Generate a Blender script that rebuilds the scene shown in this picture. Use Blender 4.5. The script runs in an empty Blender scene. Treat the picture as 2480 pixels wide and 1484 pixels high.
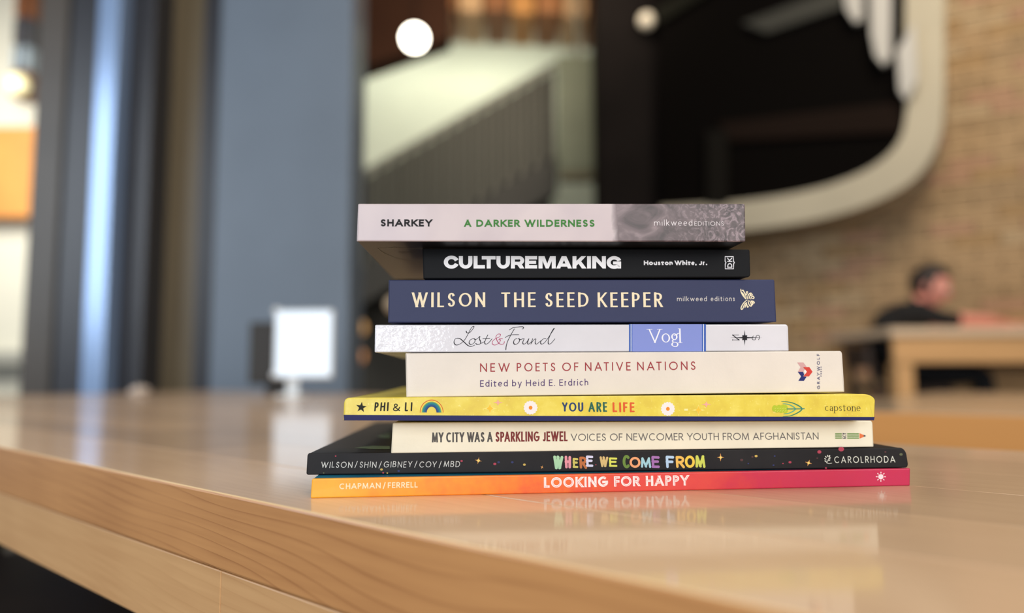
import bpy, bmesh, math, random
from mathutils import Vector, Matrix, noise
random.seed(7)
S = bpy.context.scene
COL = S.collection
# ------------------------------------------------------------------ camera
F, CX, CY = 1750.0, 1240.0, 742.0
ZT, H = 0.76, 0.0575                       # table top height, eye height above it
PITCH, ROLL = math.atan((905-742)/F), math.radians(.33)
cp, sp = math.cos(PITCH), math.sin(PITCH)
FWD = Vector((0, cp, sp)); U0 = Vector((0, -sp, cp)); R0 = Vector((1, 0, 0))
RT = R0*math.cos(ROLL) - U0*math.sin(ROLL); UP = U0*math.cos(ROLL) + R0*math.sin(ROLL)
EYE = Vector((0, 0, ZT+H))
cam_d = bpy.data.cameras.new('camera'); cam = bpy.data.objects.new('camera', cam_d); COL.objects.link(cam)
m = Matrix((RT, UP, -FWD)).transposed().to_4x4(); m.translation = EYE; cam.matrix_world = m
cam_d.sensor_fit = 'HORIZONTAL'; cam_d.sensor_width = 36.0; cam_d.lens = 36.0*F/2480.0
cam_d.clip_start = .01; cam_d.clip_end = 60
cam_d.dof.use_dof = True; cam_d.dof.focus_distance = .3525; cam_d.dof.aperture_fstop = (cam_d.lens/1000)/.0088
S.camera = cam
# ------------------------------------------------------------------ world, lights, exposure
W = bpy.data.worlds.new('world'); S.world = W; W.use_nodes = True
W.node_tree.nodes['Background'].inputs[0].default_value = (.72, .78, .9, 1)
W.node_tree.nodes['Background'].inputs[1].default_value = .22
S.view_settings.view_transform = 'Standard'; S.view_settings.look = 'None'
S.view_settings.exposure = 0.0; S.view_settings.gamma = 1.0; S.view_settings.use_curve_mapping = False
S.cycles.use_denoising = True
S.cycles.max_bounces = 7; S.cycles.diffuse_bounces = 4; S.cycles.glossy_bounces = 4
S.cycles.sample_clamp_indirect = 4.0
def area(name, loc, target, sx, sy, power, col):
    d = bpy.data.lights.new(name, 'AREA'); d.shape = 'RECTANGLE'; d.size = sx; d.size_y = sy
    d.energy = power; d.color = col
    o = bpy.data.objects.new(name, d); COL.objects.link(o); o.location = loc
    o.rotation_euler = (Vector(target)-Vector(loc)).to_track_quat('-Z', 'Y').to_euler()
    return o
area('window_light', (-.75, -2.6, 1.2), (-.6, .4, 1.0), 1.15, 1.3, 46, (.88, .94, 1))
area('street_window_light', (1.6, -3.2, 2.3), (.1, .4, .8), 3.2, 1.8, 92, (1, .95, .88))
area('ceiling_panel_light', (.3, -.1, 3.9), (.1, .6, .8), 2.2, 2.2, 60, (1, .93, .82))
area('side_window_light', (-3.6, .6, 2.2), (-1.0, 3.0, 1.4), 1.6, 2.0, 66, (.82, .91, 1))
area('brick_wash_light', (1.9, 2.2, 4.0), (2.9, 4.6, 1.6), 1.2, 1.2, 80, (1, .86, .68))  # unseen lamp added to brighten the brick wall
area('joist_light', (.1, 4.6, 3.75), (.1, 6.6, 4.2), 1.6, .3, 22, (1, .85, .66))  # unseen lamp added to warm the joists
area('stair_wash_light', (-.6, 7.25, 4.45), (-.6, 8.0, 3.2), 2.6, .3, 27, (1, 1, .88))  # added lamp, hidden behind the joists, brightens the back wall
area('left_wash_light', (-4.5, 4.9, 3.3), (-5.0, 7.4, 1.6), 1.6, 1.4, 125, (1, .96, .86))  # lamp added out of view to brighten the left wall
# ------------------------------------------------------------------ helpers
def lin(c):
    r = []
    for v in c:
        v = v/255.0
        r.append(v/12.92 if v <= .04045 else ((v+.055)/1.055)**2.4)
    return (*r, 1)
def ray(x, y): return FWD + RT*((x-CX)/F) - UP*((y-CY)/F)
def atY(x, y, Y): r = ray(x, y); return EYE + r*(Y/r.y)
def atZ(x, y, Z): r = ray(x, y); return EYE + r*((Z-EYE.z)/r.z)
def hit(x, y, P0, n): r = ray(x, y); return EYE + r*((P0-EYE).dot(n)/r.dot(n))
MATS = {}
def mat(name, rgb, rough=.5, metal=0, coat=0, emis=None, estr=0, noise_amt=0, nscale=20, bump=0, bscale=80, stretch=(1, 1, 1), spec=.5):
    """rgb is sRGB 0-255; optional mottling and fine relief"""
    if name in MATS: return MATS[name]
    M = bpy.data.materials.new(name); M.use_nodes = True; nt = M.node_tree; b = nt.nodes['Principled BSDF']
    c = lin(rgb)
    b.inputs['Base Color'].default_value = c; b.inputs['Roughness'].default_value = rough
    b.inputs['Metallic'].default_value = metal; b.inputs['Coat Weight'].default_value = coat
    b.inputs['Specular IOR Level'].default_value = spec
    if emis: b.inputs['Emission Color'].default_value = lin(emis); b.inputs['Emission Strength'].default_value = estr
    tc = nt.nodes.new('ShaderNodeTexCoord'); mp = nt.nodes.new('ShaderNodeMapping'); mp.inputs['Scale'].default_value = stretch
    nt.links.new(tc.outputs['Object'], mp.inputs[0])
    if noise_amt:
        n = nt.nodes.new('ShaderNodeTexNoise'); n.inputs['Scale'].default_value = nscale; n.inputs['Detail'].default_value = 5
        r = nt.nodes.new('ShaderNodeMapRange'); r.inputs[1].default_value = .3; r.inputs[2].default_value = .7
        r.inputs[3].default_value = 1-noise_amt; r.inputs[4].default_value = 1+noise_amt
        v = nt.nodes.new('ShaderNodeMix'); v.data_type = 'RGBA'; v.blend_type = 'MULTIPLY'; v.inputs[0].default_value = 1
        v.inputs[6].default_value = c
        nt.links.new(mp.outputs[0], n.inputs[0]); nt.links.new(n.outputs[0], r.inputs[0])
        nt.links.new(r.outputs[0], v.inputs[7]); nt.links.new(v.outputs[2], b.inputs['Base Color'])
    if bump:
        n2 = nt.nodes.new('ShaderNodeTexNoise'); n2.inputs['Scale'].default_value = bscale; n2.inputs['Detail'].default_value = 4
        bp = nt.nodes.new('ShaderNodeBump'); bp.inputs['Strength'].default_value = bump; bp.inputs['Distance'].default_value = .001
        nt.links.new(mp.outputs[0], n2.inputs[0]); nt.links.new(n2.outputs[0], bp.inputs['Height']); nt.links.new(bp.outputs[0], b.inputs['Normal'])
    MATS[name] = M; return M
def link(name, me, mt=None, parent=None):
    o = bpy.data.objects.new(name, me); COL.objects.link(o)
    if mt is not None and not me.materials: me.materials.append(mt)
    if parent is not None: o.parent = parent
    return o
def mesh(name, vs, fs, mt=None, parent=None, smooth=False):
    me = bpy.data.meshes.new(name); me.from_pydata([tuple(v) for v in vs], [], fs)
    bm = bmesh.new(); bm.from_mesh(me); bmesh.ops.recalc_face_normals(bm, faces=bm.faces)
    if smooth:
        for f in bm.faces: f.smooth = True
    bm.to_mesh(me); bm.free(); me.update()
    return link(name, me, mt, parent)
def bmobj(name, bm, mt, parent=None, smooth=False):
    bmesh.ops.recalc_face_normals(bm, faces=bm.faces)
    if smooth:
        for f in bm.faces: f.smooth = True
    me = bpy.data.meshes.new(name); bm.to_mesh(me); bm.free()
    return link(name, me, mt, parent)
def empty(name, loc=(0, 0, 0), rz=0):
    o = bpy.data.objects.new(name, None); COL.objects.link(o); o.location = loc; o.rotation_euler = (0, 0, rz)
    o.empty_display_size = .05; return o
def tag(o, label, cat, group=None, kind=None):
    o['label'] = label; o['category'] = cat
    if group: o['group'] = group
    if kind: o['kind'] = kind
    return o
def struct(o, label=None):
    o['kind'] = 'structure'
    if label: o['label'] = label
    return o
def addbox(bm, lo, hi, M=None, bev=0, seg=2):
    b2 = bmesh.new(); bmesh.ops.create_cube(b2, size=1)
    c = [(lo[i]+hi[i])/2 for i in range(3)]; s = [hi[i]-lo[i] for i in range(3)]
    for v in b2.verts: v.co = Vector((c[0]+v.co.x*s[0], c[1]+v.co.y*s[1], c[2]+v.co.z*s[2]))
    if bev: bmesh.ops.bevel(b2, geom=b2.edges[:], offset=min(bev, min(s)*.49), segments=seg, affect='EDGES', profile=.5)
    if M is not None: bmesh.ops.transform(b2, matrix=M, verts=b2.verts)
    t = bpy.data.meshes.new('t'); b2.to_mesh(t); b2.free(); bm.from_mesh(t); bpy.data.meshes.remove(t)
def box(name, lo, hi, mt, parent=None, bev=0, M=None, seg=2):
    bm = bmesh.new(); addbox(bm, lo, hi, M, bev, seg); return bmobj(name, bm, mt, parent)
def prism(name, pts, off, mt, parent=None, bev=0):
    """closed outline (3-D points) thickened by the vector off"""
    n = len(pts); off = Vector(off)
    vs = [Vector(p) for p in pts]+[Vector(p)+off for p in pts]
    fs = [list(range(n)), list(range(2*n-1, n-1, -1))]+[[i, (i+1) % n, n+(i+1) % n, n+i] for i in range(n)]
    bm = bmesh.new(); bv = [bm.verts.new(v) for v in vs]
    for f in fs: bm.faces.new([bv[i] for i in f])
    bmesh.ops.recalc_face_normals(bm, faces=bm.faces)
    if bev: bmesh.ops.bevel(bm, geom=bm.edges[:], offset=bev, segments=2, affect='EDGES', profile=.5)
    return bmobj(name, bm, mt, parent)
def sphere(name, c, r, mt, parent=None, sc=(1, 1, 1), seg=24):
    bm = bmesh.new(); bmesh.ops.create_uvsphere(bm, u_segments=seg, v_segments=seg//2, radius=r)
    for v in bm.verts: v.co = Vector((v.co.x*sc[0], v.co.y*sc[1], v.co.z*sc[2]))+Vector(c)
    return bmobj(name, bm, mt, parent, True)
def cyl(name, a, b, r, mt, parent=None, r2=None, seg=20):
    a, b = Vector(a), Vector(b); bm = bmesh.new()
    bmesh.ops.create_cone(bm, cap_ends=True, segments=seg, radius1=r, radius2=r if r2 is None else r2, depth=(b-a).length)
    q = (b-a).to_track_quat('Z', 'Y').to_matrix().to_4x4(); q.translation = (a+b)/2
    bmesh.ops.transform(bm, matrix=q, verts=bm.verts); return bmobj(name, bm, mt, parent, False)
# ------------------------------------------------------------------ wood
def wood(name, light, dark, rough=.35, coat=0.0, axis='X', fine=1.0, lines=.5, var=.12, bump=.02):
    M = bpy.data.materials.new(name); M.use_nodes = True; nt = M.node_tree; N = nt.nodes.new; L = nt.links.new
    b = nt.nodes['Principled BSDF']; tc = N('ShaderNodeTexCoord'); mp = N('ShaderNodeMapping'); oi = N('ShaderNodeObjectInfo')
    cmb = N('ShaderNodeCombineXYZ'); mul = N('ShaderNodeMath'); mul.operation = 'MULTIPLY'; mul.inputs[1].default_value = 37
    L(oi.outputs['Random'], mul.inputs[0]); L(mul.outputs[0], cmb.inputs[0]); L(mul.outputs[0], cmb.inputs[1]); L(mul.outputs[0], cmb.inputs[2])
    L(tc.outputs['Object'], mp.inputs[0]); L(cmb.outputs[0], mp.inputs['Location'])
    mp.inputs['Scale'].default_value = (1.6*fine, 9*fine, 9*fine)
    n1 = N('ShaderNodeTexNoise'); n1.inputs['Scale'].default_value = 1.6; n1.inputs['Detail'].default_value = 2.0; n1.inputs['Distortion'].default_value = .12
    L(mp.outputs[0], n1.inputs[0])
    # growth rings: near-parallel lines along the plank, bent by slow noise
    sx_ = N('ShaderNodeSeparateXYZ'); L(tc.outputs['Object'], sx_.inputs[0])
    def mm(op, a, b, c=None):
        q = N('ShaderNodeMath'); q.operation = op
        for i_, v_ in enumerate((a, b, c)):
            if v_ is None: continue
            if isinstance(v_, (int, float)): q.inputs[i_].default_value = v_
            else: L(v_, q.inputs[i_])
        return q.outputs[0]
    lin_ = mm('MULTIPLY', mm('ADD', sx_.outputs[1], sx_.outputs[2]), 170*fine)
    lin_ = mm('MULTIPLY_ADD', sx_.outputs[0], 7.0, lin_)
    k = N('ShaderNodeMath'); k.operation = 'MULTIPLY_ADD'; k.inputs[1].default_value = 9.0; L(n1.outputs[0], k.inputs[0]); L(lin_, k.inputs[2])
    fr = N('ShaderNodeMath'); fr.operation = 'FRACT'; L(k.outputs[0], fr.inputs[0])
    pw = N('ShaderNodeMath'); pw.operation = 'POWER'; pw.inputs[1].default_value = 9; L(fr.outputs[0], pw.inputs[0])
    mp2 = N('ShaderNodeMapping'); mp2.inputs['Scale'].default_value = (9*fine, 260*fine, 260*fine); L(tc.outputs['Object'], mp2.inputs[0])
    n2 = N('ShaderNodeTexNoise'); n2.inputs['Scale'].default_value = 1; n2.inputs['Detail'].default_value = 4; L(mp2.outputs[0], n2.inputs[0])
    n3 = N('ShaderNodeTexNoise'); n3.inputs['Scale'].default_value = 9; n3.inputs['Detail'].default_value = 3; L(tc.outputs['Object'], n3.inputs[0])
    a = N('ShaderNodeMath'); a.operation = 'MULTIPLY'; a.inputs[1].default_value = lines; L(mm('MULTIPLY', pw.outputs[0], mm('MULTIPLY', n3.outputs[0], 1.7)), a.inputs[0])
    g = N('ShaderNodeMath'); g.operation = 'MULTIPLY_ADD'; g.inputs[1].default_value = .55; L(n2.outputs[0], g.inputs[0]); L(a.outputs[0], g.inputs[2])
    g2 = N('ShaderNodeMath'); g2.operation = 'MULTIPLY_ADD'; g2.inputs[1].default_value = .5; L(n3.outputs[0], g2.inputs[0]); L(g.outputs[0], g2.inputs[2])
    g3 = N('ShaderNodeMath'); g3.operation = 'SUBTRACT'; g3.inputs[1].default_value = .34; g3.use_clamp = True; L(g2.outputs[0], g3.inputs[0])
    mx = N('ShaderNodeMix'); mx.data_type = 'RGBA'; mx.inputs[6].default_value = lin(light); mx.inputs[7].default_value = lin(dark); L(g3.outputs[0], mx.inputs[0])
    hs = N('ShaderNodeHueSaturation'); vr = N('ShaderNodeMapRange'); vr.inputs[3].default_value = 1-var; vr.inputs[4].default_value = 1+var
    L(oi.outputs['Random'], vr.inputs[0]); L(vr.outputs[0], hs.inputs['Value']); L(mx.outputs[2], hs.inputs['Color']); L(hs.outputs[0], b.inputs['Base Color'])
    b.inputs['Roughness'].default_value = rough; b.inputs['Coat Weight'].default_value = coat; b.inputs['Coat Roughness'].default_value = .10
    bp = N('ShaderNodeBump'); bp.inputs['Strength'].default_value = bump; bp.inputs['Distance'].default_value = .001
    L(n2.outputs[0], bp.inputs['Height']); L(bp.outputs[0], b.inputs['Normal'])
    return M
# ------------------------------------------------------------------ room shell
PI = math.pi
M_floor = mat('dark_floor', (36, 30, 25), .45, noise_amt=.15, nscale=3)
M_plaster = mat('pale_plaster', (196, 200, 180), .7, noise_amt=.04, nscale=2)
M_white = mat('white_wall_paint', (222, 220, 206), .6, noise_amt=.03, nscale=2)
M_black = mat('black_steel', (20, 16, 15), .7, noise_amt=.2, nscale=3, spec=.06)
struct(box('floor', (-7, -4, -.1), (6, 9, 0), M_floor))
struct(box('ceiling', (-7, -4, 5.6), (6, 9, 5.7), mat('brown_ceiling', (74, 52, 40), .7)))
struct(box('wall_back', (-3.2, 8, 0), (6, 8.15, 5.6), M_plaster), 'pale green white plaster wall behind the staircase')
struct(box('wall_left', (-7, 7.2, 0), (-3.2, 7.35, 5.6), M_white), 'cream wall beyond the steel column')
# brick wall on the right: real bricks on a mortar bed
W0 = Vector((3.19, 4.5, 0)); wd = Vector((-.874, .486, 0)).normalized(); wn = Vector((-wd.y, wd.x, 0)); wn = -wn if wn.dot(-W0) < 0 else wn
ang = math.atan2(wd.y, wd.x)
wall = empty('wall_right', W0, ang); struct(wall, 'cream and tan brick wall receding behind the reader')
s = -1 if (Matrix.Rotation(ang, 3, 'Z')@Vector((0, 1, 0))).dot(wn) < 0 else 1     # local y that faces the room
M_mort = mat('mortar', (158, 134, 104), .9)
box('mortar_bed', (-1.6, min(-s*.02, -s*.3), 0), (2.36, max(-s*.02, -s*.3), 5.0), M_mort, wall)
BM = [mat('brick_tone_%s' % n, c, .85, noise_amt=.12, nscale=25) for n, c in
      (('tan', (172, 144, 108)), ('sand', (160, 134, 100)), ('rose', (172, 136, 108)), ('cream', (178, 154, 120)), ('ochre', (164, 134, 94)))]
BL, BH, BD = .26, .085, .04
bmb = bmesh.new(); addbox(bmb, (-BL/2+.006, -.03, -BH/2+.006), (BL/2-.006, .012, BH/2-.006)); meb0 = bpy.data.meshes.new('brick'); bmb.to_mesh(meb0); bmb.free()
brick_me = []
for M in BM: q = meb0.copy(); q.materials.append(M); brick_me.append(q)
cells = []
for r in range(int(5/BH)):
    for c in range(20):
        x = -1.6+(c+.5*(r % 2))*BL+BL/2; z = (r+.5)*BH
        if x > 2.3: continue
        P = W0+wd*x; ppx = CX+F*P.x/P.y; ppy = 905-F*(z-EYE.z)/P.y
        vis = 1790 < ppx < 2520 and -20 < ppy < 930
        cells.append((0 if vis else 1, abs(ppx-2200)+abs(ppy-600)*.8, x, z))
cells.sort()
for i, (v, d, x, z) in enumerate(cells[:300]):
    o = link('brick', brick_me[random.choice((0, 0, 1, 1, 2, 3, 4))], None, wall); o.location = (x, s*random.uniform(-.004, .004), z)
for k, M in enumerate(BM):
    bm = bmesh.new()
    for i, (v, d, x, z) in enumerate(cells[300:]):
        if i % 5 == k: addbox(bm, (x-BL/2+.006, -.03, z-BH/2+.006), (x+BL/2-.006, .012, z+BH/2-.006))
    o = bmobj('brickwork', bm, M, wall); o['kind'] = 'stuff'
# ------------------------------------------------------------------ background, left
col = empty('steel_column', atY(400, 940, 3.2)*1.0); col.location.z = 0
tag(col, 'tall blue-grey painted steel column standing behind the table', 'column')
c0 = Vector(col.location)
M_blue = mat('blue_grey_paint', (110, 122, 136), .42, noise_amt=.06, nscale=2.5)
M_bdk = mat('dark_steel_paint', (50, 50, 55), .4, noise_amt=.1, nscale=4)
M_brn = mat('steel_room_reflection', (118, 104, 80), .4, noise_amt=.12, nscale=3, stretch=(3, 1, .4))  # brown is the room's reflection put into the plate colour
M_lt = mat('steel_window_reflection', (150, 176, 214), .25, metal=.3)  # window reflection on the strip put into its base colour
def X(px, Y): return atY(px, 900, Y).x
def pan(name, x0, x1, Y0, Y1, mt, z1=5.4, bev=.006):
    return box(name, (x0-c0.x, Y0-c0.y, 0), (x1-c0.x, Y1-c0.y, z1), mt, col, bev)
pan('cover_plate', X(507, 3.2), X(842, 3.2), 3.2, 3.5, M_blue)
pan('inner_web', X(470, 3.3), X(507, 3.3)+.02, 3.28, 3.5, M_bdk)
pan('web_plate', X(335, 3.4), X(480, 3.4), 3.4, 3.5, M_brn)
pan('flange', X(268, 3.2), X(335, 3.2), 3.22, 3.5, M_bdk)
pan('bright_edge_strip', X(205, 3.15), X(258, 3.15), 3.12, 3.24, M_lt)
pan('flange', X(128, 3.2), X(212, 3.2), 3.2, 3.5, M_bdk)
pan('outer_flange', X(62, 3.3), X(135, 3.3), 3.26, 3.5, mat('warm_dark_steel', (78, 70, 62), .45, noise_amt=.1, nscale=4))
w = box('wood_panel_band', (-7, 6.95, 2.38), (X(64, 7.0), 7.19, 3.28), mat('orange_wood', (205, 140, 72), .5, noise_amt=.12, nscale=2))
tag(w, 'orange wood panel band on the wall at the left edge', 'wall panel')
lp = empty('wall_globe_lamp', atY(42, 205, 6.5)); tag(lp, 'small cream globe lamp above the orange wood band', 'lamp')
sphere('glass_globe', (0, 0, 0), .1, mat('cream_globe_glass', (235, 225, 180), .3, emis=(250, 235, 190), estr=.25), lp)
cyl('lamp_stem', (0, 0, .09), (0, 0, 1.6), .012, M_black, lp)
sh = empty('wall_shelf_unit', atY(55, 110, 6.6)); tag(sh, 'dark narrow shelf unit above the globe lamp', 'shelf')
for i, (z0, z1, c) in enumerate(((.30, .62, (120, 72, 42)), (.02, .28, (60, 60, 66)), (-.22, 0, (128, 140, 150)), (-.5, -.24, (110, 78, 52)))):
    box('shelf_box', (-.1, 0, z0), (.07, .2, z1), mat('shelf_tone_%d' % i, c, .6), sh, .01)
bb = box('grey_ledge', (-7, 7.0, .93), (X(60, 7.0), 7.19, 1.07), mat('grey_ledge_paint', (168, 168, 160), .6), None, .01)
tag(bb, 'grey ledge running across the lower white wall', 'ledge')
# ------------------------------------------------------------------ background, middle: stair, lamps, joists
st = empty('staircase', (0, 6.5, 0)); tag(st, 'dark staircase with grey balusters climbing to the right', 'staircase')
A = atY(760, 482, 6.5); B = atY(1345, 150, 6.5)
A = Vector((A.x, 0, A.z)); B = Vector((B.x, 0, B.z)); dirr = (B-A)
M_stair = mat('dark_stair_steel', (62, 60, 54), .6, noise_amt=.15, nscale=3)
M_bal = mat('grey_baluster_paint', (128, 126, 112), .5)
def slope_slab(name, dz0, dz1, y0, y1, mt):
    p = [A+Vector((0, y0, dz0)), B+Vector((0, y0, dz0)), B+Vector((0, y0, dz1)), A+Vector((0, y0, dz1))]
    return prism(name, p, (0, y1-y0, 0), mt, st, .004)
slope_slab('handrail', -.06, 0, -.03, .03, mat('handrail_steel', (120, 116, 104), .45))
slope_slab('infill_panel', -.88, -.06, .05, .07, mat('stair_mesh_panel', (36, 35, 31), .7, noise_amt=.25, nscale=3, stretch=(2, 1, .3)))
slope_slab('stringer', -1.25, -.9, -.06, .1, M_stair)
slope_slab('stringer', -1.25, -.9, 1.0, 1.1, M_stair)
for i in range(17):
    t = (i+.5)/17; p = A+dirr*t
    box('baluster', (p.x-.022, -.02, p.z-.9), (p.x+.022, .02, p.z-.05), M_bal, st)
for i in range(12):
    t = (i+.5)/12; p = A+dirr*t
    box('tread', (p.x-.11, .1, p.z-1.02), (p.x+.11, 1.0, p.z-.97), M_stair, st)
po = empty('stair_newel_panel', atY(1403, 430, 6.2)); tag(po, 'pale grey-green upright panel at the top of the stair', 'post')
box('panel_board', (-.185, 0, .05), (.185, .1, 1.12), mat('grey_green_paint', (128, 134, 112), .6, noise_amt=.1, nscale=3), po, .03)
box('panel_foot', (-.17, -.02, -.02), (.17, .12, .05), mat('olive_paint', (126, 118, 92), .6), po, .02)
box('panel_rod', (-.02, .03, 1.12), (.02, .07, 3.3), M_bal, po)
tag(box('bar_back_wall', (X(800, 6.9), 6.9, 0), (X(1800, 6.9), 7.0, 2.35), mat('charcoal_panelling', (56, 55, 50), .8, noise_amt=.15, nscale=2)), 'charcoal partition wall under the staircase', 'partition')
for k, (px, py, r, c, e, lab) in enumerate(((865, 793, .075, (200, 138, 50), .95, 'dim amber globe lamp, upper of the pair left of the white book'),
                                   (862, 862, .075, (205, 122, 40), 1.0, 'dim amber globe lamp, lower of the pair left of the white book'),
                                   (955, 738, .07, (130, 90, 44), .5, 'faint brown globe lamp beside the navy book'),
                                   (1004, 92, .088, (255, 246, 226), 14, 'bright white glowing globe lamp under the wood ceiling'),
                                   (1566, 50, .062, (150, 138, 116), .22, 'dim grey globe lamp in front of the black soffit'))):
    Y = 5.2 if k >= 3 else 6.0
    p = atY(px, py, Y); o = empty('globe_lamp', p); tag(o, lab, 'lamp', 'globe lamps hanging in the room')
    sphere('glass_globe', (0, 0, 0), r, mat('lamp_glow_%d' % k, (230, 220, 200), .4, emis=c, estr=e), o)
    cyl('lamp_cap', (0, 0, r*.92), (0, 0, r*1.2), r*.3, M_black, o)
    if k < 3: cyl('lamp_bracket', (0, 0, r*1.1), (0, 6.9-Y, r*1.1), .006, M_black, o, seg=8)
    else: cyl('lamp_rod', (0, 0, r*1.15), (0, 0, 5.6-p.z), .006, M_black, o, seg=8)
# ceiling joists of orange wood, and a brown soffit to their left
sp_ = [atY(x, y, 6.0) for x, y in ((640, 240), (850, 172), (1085, 92), (1085, -60), (640, -60))]
sf = prism('brown_soffit', sp_, (0, .25, 0), mat('brown_soffit_paint', (64, 40, 28), .8, spec=.1, noise_amt=.1, nscale=3))
tag(sf, 'dark brown boxed soffit behind the bright globe lamp', 'soffit')
M_j = [mat('joist_tone_%d' % i, c, .55, noise_amt=.15, nscale=3) for i, c in enumerate(((214, 152, 84), (176, 118, 72), (226, 184, 136), (164, 108, 66)))]
jo = empty('ceiling_joists', (0, 6.6, 3.93)); tag(jo, 'orange wooden joists under the upper floor', 'joists')
for i in range(8):
    box('joist', (-.95+i*.24, -.3-.04*(i % 2), .2-.012*i), (-.74+i*.24, .35, 1.0), M_j[i % 4], jo, .01)
box('ledger_board', (-1.1, -.36, .86), (1.1, -.3, 1.4), M_j[2], jo)
# ------------------------------------------------------------------ dark mezzanine, black column, curved fascia
bc = empty('black_column', (X(1605, 5.3), 5.4, 0)); tag(bc, 'wide black column in front of the dark soffit', 'column')
hw = (X(1755, 5.3)-X(1462, 5.3))/2
box('column_shaft', (-hw, -.1, 0), (hw, .25, 5.5), M_black, bc, .02)
box('column_plate', (hw*.3, -.14, 0), (hw*.62, -.1, 5.5), mat('oxblood_steel', (30, 14, 13), .7, spec=.05), bc, .005)
def wpl(px, py, off): return hit(px, py, W0+wn*off, wn)
mz = empty('curved_soffit', wpl(1990, 400, .5)); tag(mz, 'black mezzanine underside with a pale curved plaster rim', 'mezzanine')
m0 = Vector(mz.location)
def catm(P, n=8):
    P = [Vector(p) for p in P]; out = []
    for i in range(len(P)-1):
        p0 = P[max(i-1, 0)]; p1 = P[i]; p2 = P[i+1]; p3 = P[min(i+2, len(P)-1)]
        for k in range(n):
            t = k/n; out.append(.5*((2*p1)+(p2-p0)*t+(2*p0-5*p1+4*p2-p3)*t*t+(3*p1-p0-3*p2+p3)*t**3))
    out.append(P[-1]); return out
outer = catm([(2288, -260, 0), (2288, 60, 0), (2286, 250, 0), (2270, 350, 0), (2215, 432, 0), (2110, 492, 0), (1960, 535, 0), (1780, 560, 0), (1600, 575, 0)])
inner = catm([(2196, -260, 0), (2192, 60, 0), (2196, 230, 0), (2182, 330, 0), (2128, 392, 0), (2040, 436, 0), (1930, 466, 0), (1780, 488, 0), (1600, 500, 0)])
ol = [wpl(p.x, p.y, .5)-m0 for p in outer]; il = [wpl(p.x, p.y, .5)-m0 for p in inner]
n = len(ol); back = -wn*.42
vs = ol+il+[p+back for p in ol]+[p+back for p in il]; fs = []
for i in range(n-1):
    fs += [[i, i+1, n+i+1, n+i], [2*n+i, 3*n+i, 3*n+i+1, 2*n+i+1], [i, 2*n+i, 2*n+i+1, i+1], [n+i, n+i+1, 3*n+i+1, 3*n+i]]
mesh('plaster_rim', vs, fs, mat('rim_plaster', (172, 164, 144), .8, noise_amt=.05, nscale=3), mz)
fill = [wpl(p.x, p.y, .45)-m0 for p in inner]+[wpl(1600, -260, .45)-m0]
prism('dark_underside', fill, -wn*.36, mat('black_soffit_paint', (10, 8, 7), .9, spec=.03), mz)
def wbar(name, pts, off, th, mt):
    return prism(name, [wpl(x, y, off)-m0 for x, y in pts], wn*th, mt, mz, .004)
M_gb = mat('grey_beam_paint', (58, 58, 54), .8, spec=.1)
wbar('cross_beam', ((1800, 62), (2050, -30), (2060, 18), (1860, 86)), .46, .05, M_gb)
wbar('cross_beam', ((1590, 30), (1760, -60), (1800, -60), (1600, 62)), .46, .05, mat('olive_beam_paint', (24, 24, 19), .8, spec=.05))
wbar('cross_beam', ((1740, 300), (2185, 250), (2185, 322), (1770, 345)), .46, .03, mat('brown_beam_paint', (26, 18, 14), .8, spec=.05))
wbar('cross_beam', ((1715, 320), (1765, 320), (1765, 500), (1715, 500)), .46, .05, mat('dark_olive_paint', (22, 20, 17), .8, spec=.05))
M_gp = mat('grey_picket_paint', (165, 163, 158), .5)
wbar('picket', ((2030, -120), (2094, -120), (2090, 55), (2072, 62), (2050, 30)), .5, .05, M_gp)
wbar('picket', ((2106, -120), (2160, -120), (2158, 145), (2140, 165), (2120, 140), (2110, 90)), .52, .05, M_gp)
wbar('picket', ((2172, 130), (2215, 60), (2222, 200), (2196, 250), (2178, 225)), .54, .05, M_gp)
# ------------------------------------------------------------------ high table, stool and reader on the right
M_pine = mat('pine_board', (224, 174, 118), .45, noise_amt=.06, nscale=6, stretch=(.4, 3, 3))
ht = empty('high_table', (X(2163, 3.75), 3.75, 0)); tag(ht, 'tall pale wood table where the person in black reads', 'table')
box('tabletop', (0, 0, 1.0), (1.7, .75, 1.045), mat('pale_tabletop', (232, 204, 172), .35), ht, .005)
box('apron_board', (.02, .015, .86), (1.68, .05, 1.0), M_pine, ht, .003)
box('apron_board', (.02, .70, .86), (1.68, .735, 1.0), M_pine, ht, .003)
for x in (.03, 1.45):
    for y in (.02, .65): box('leg', (x, y, 0), (x+.09, y+.09, .86), M_pine, ht, .004)
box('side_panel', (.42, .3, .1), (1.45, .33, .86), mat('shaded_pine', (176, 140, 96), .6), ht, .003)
stl = empty('bar_stool', (X(2172, 4.12), 4.12, 0)); tag(stl, 'dark high-backed bar stool under the person in black', 'stool')
M_sd = mat('dark_stool_wood', (60, 46, 38), .5)
box('seat', (-.2, -.2, .70), (.2, .2, .74), M_sd, stl, .015)
for x in (-.17, .17):
    for y in (-.17, .17): cyl('leg', (x, y, .70), (x*1.15, y*1.15, 0), .017, M_sd, stl, .014, 12)
for y in (-.13, .13): cyl('back_post', (-.18, y, .72), (-.225, y, .98), .014, M_sd, stl, seg=12)
box('back_rail', (-.235, -.13, .84), (-.215, .13, .96), M_sd, stl, .008)
for y in (-.17, .17): cyl('foot_rail', (-.18, y, .25), (.18, y, .25), .011, M_sd, stl, seg=10)
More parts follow.
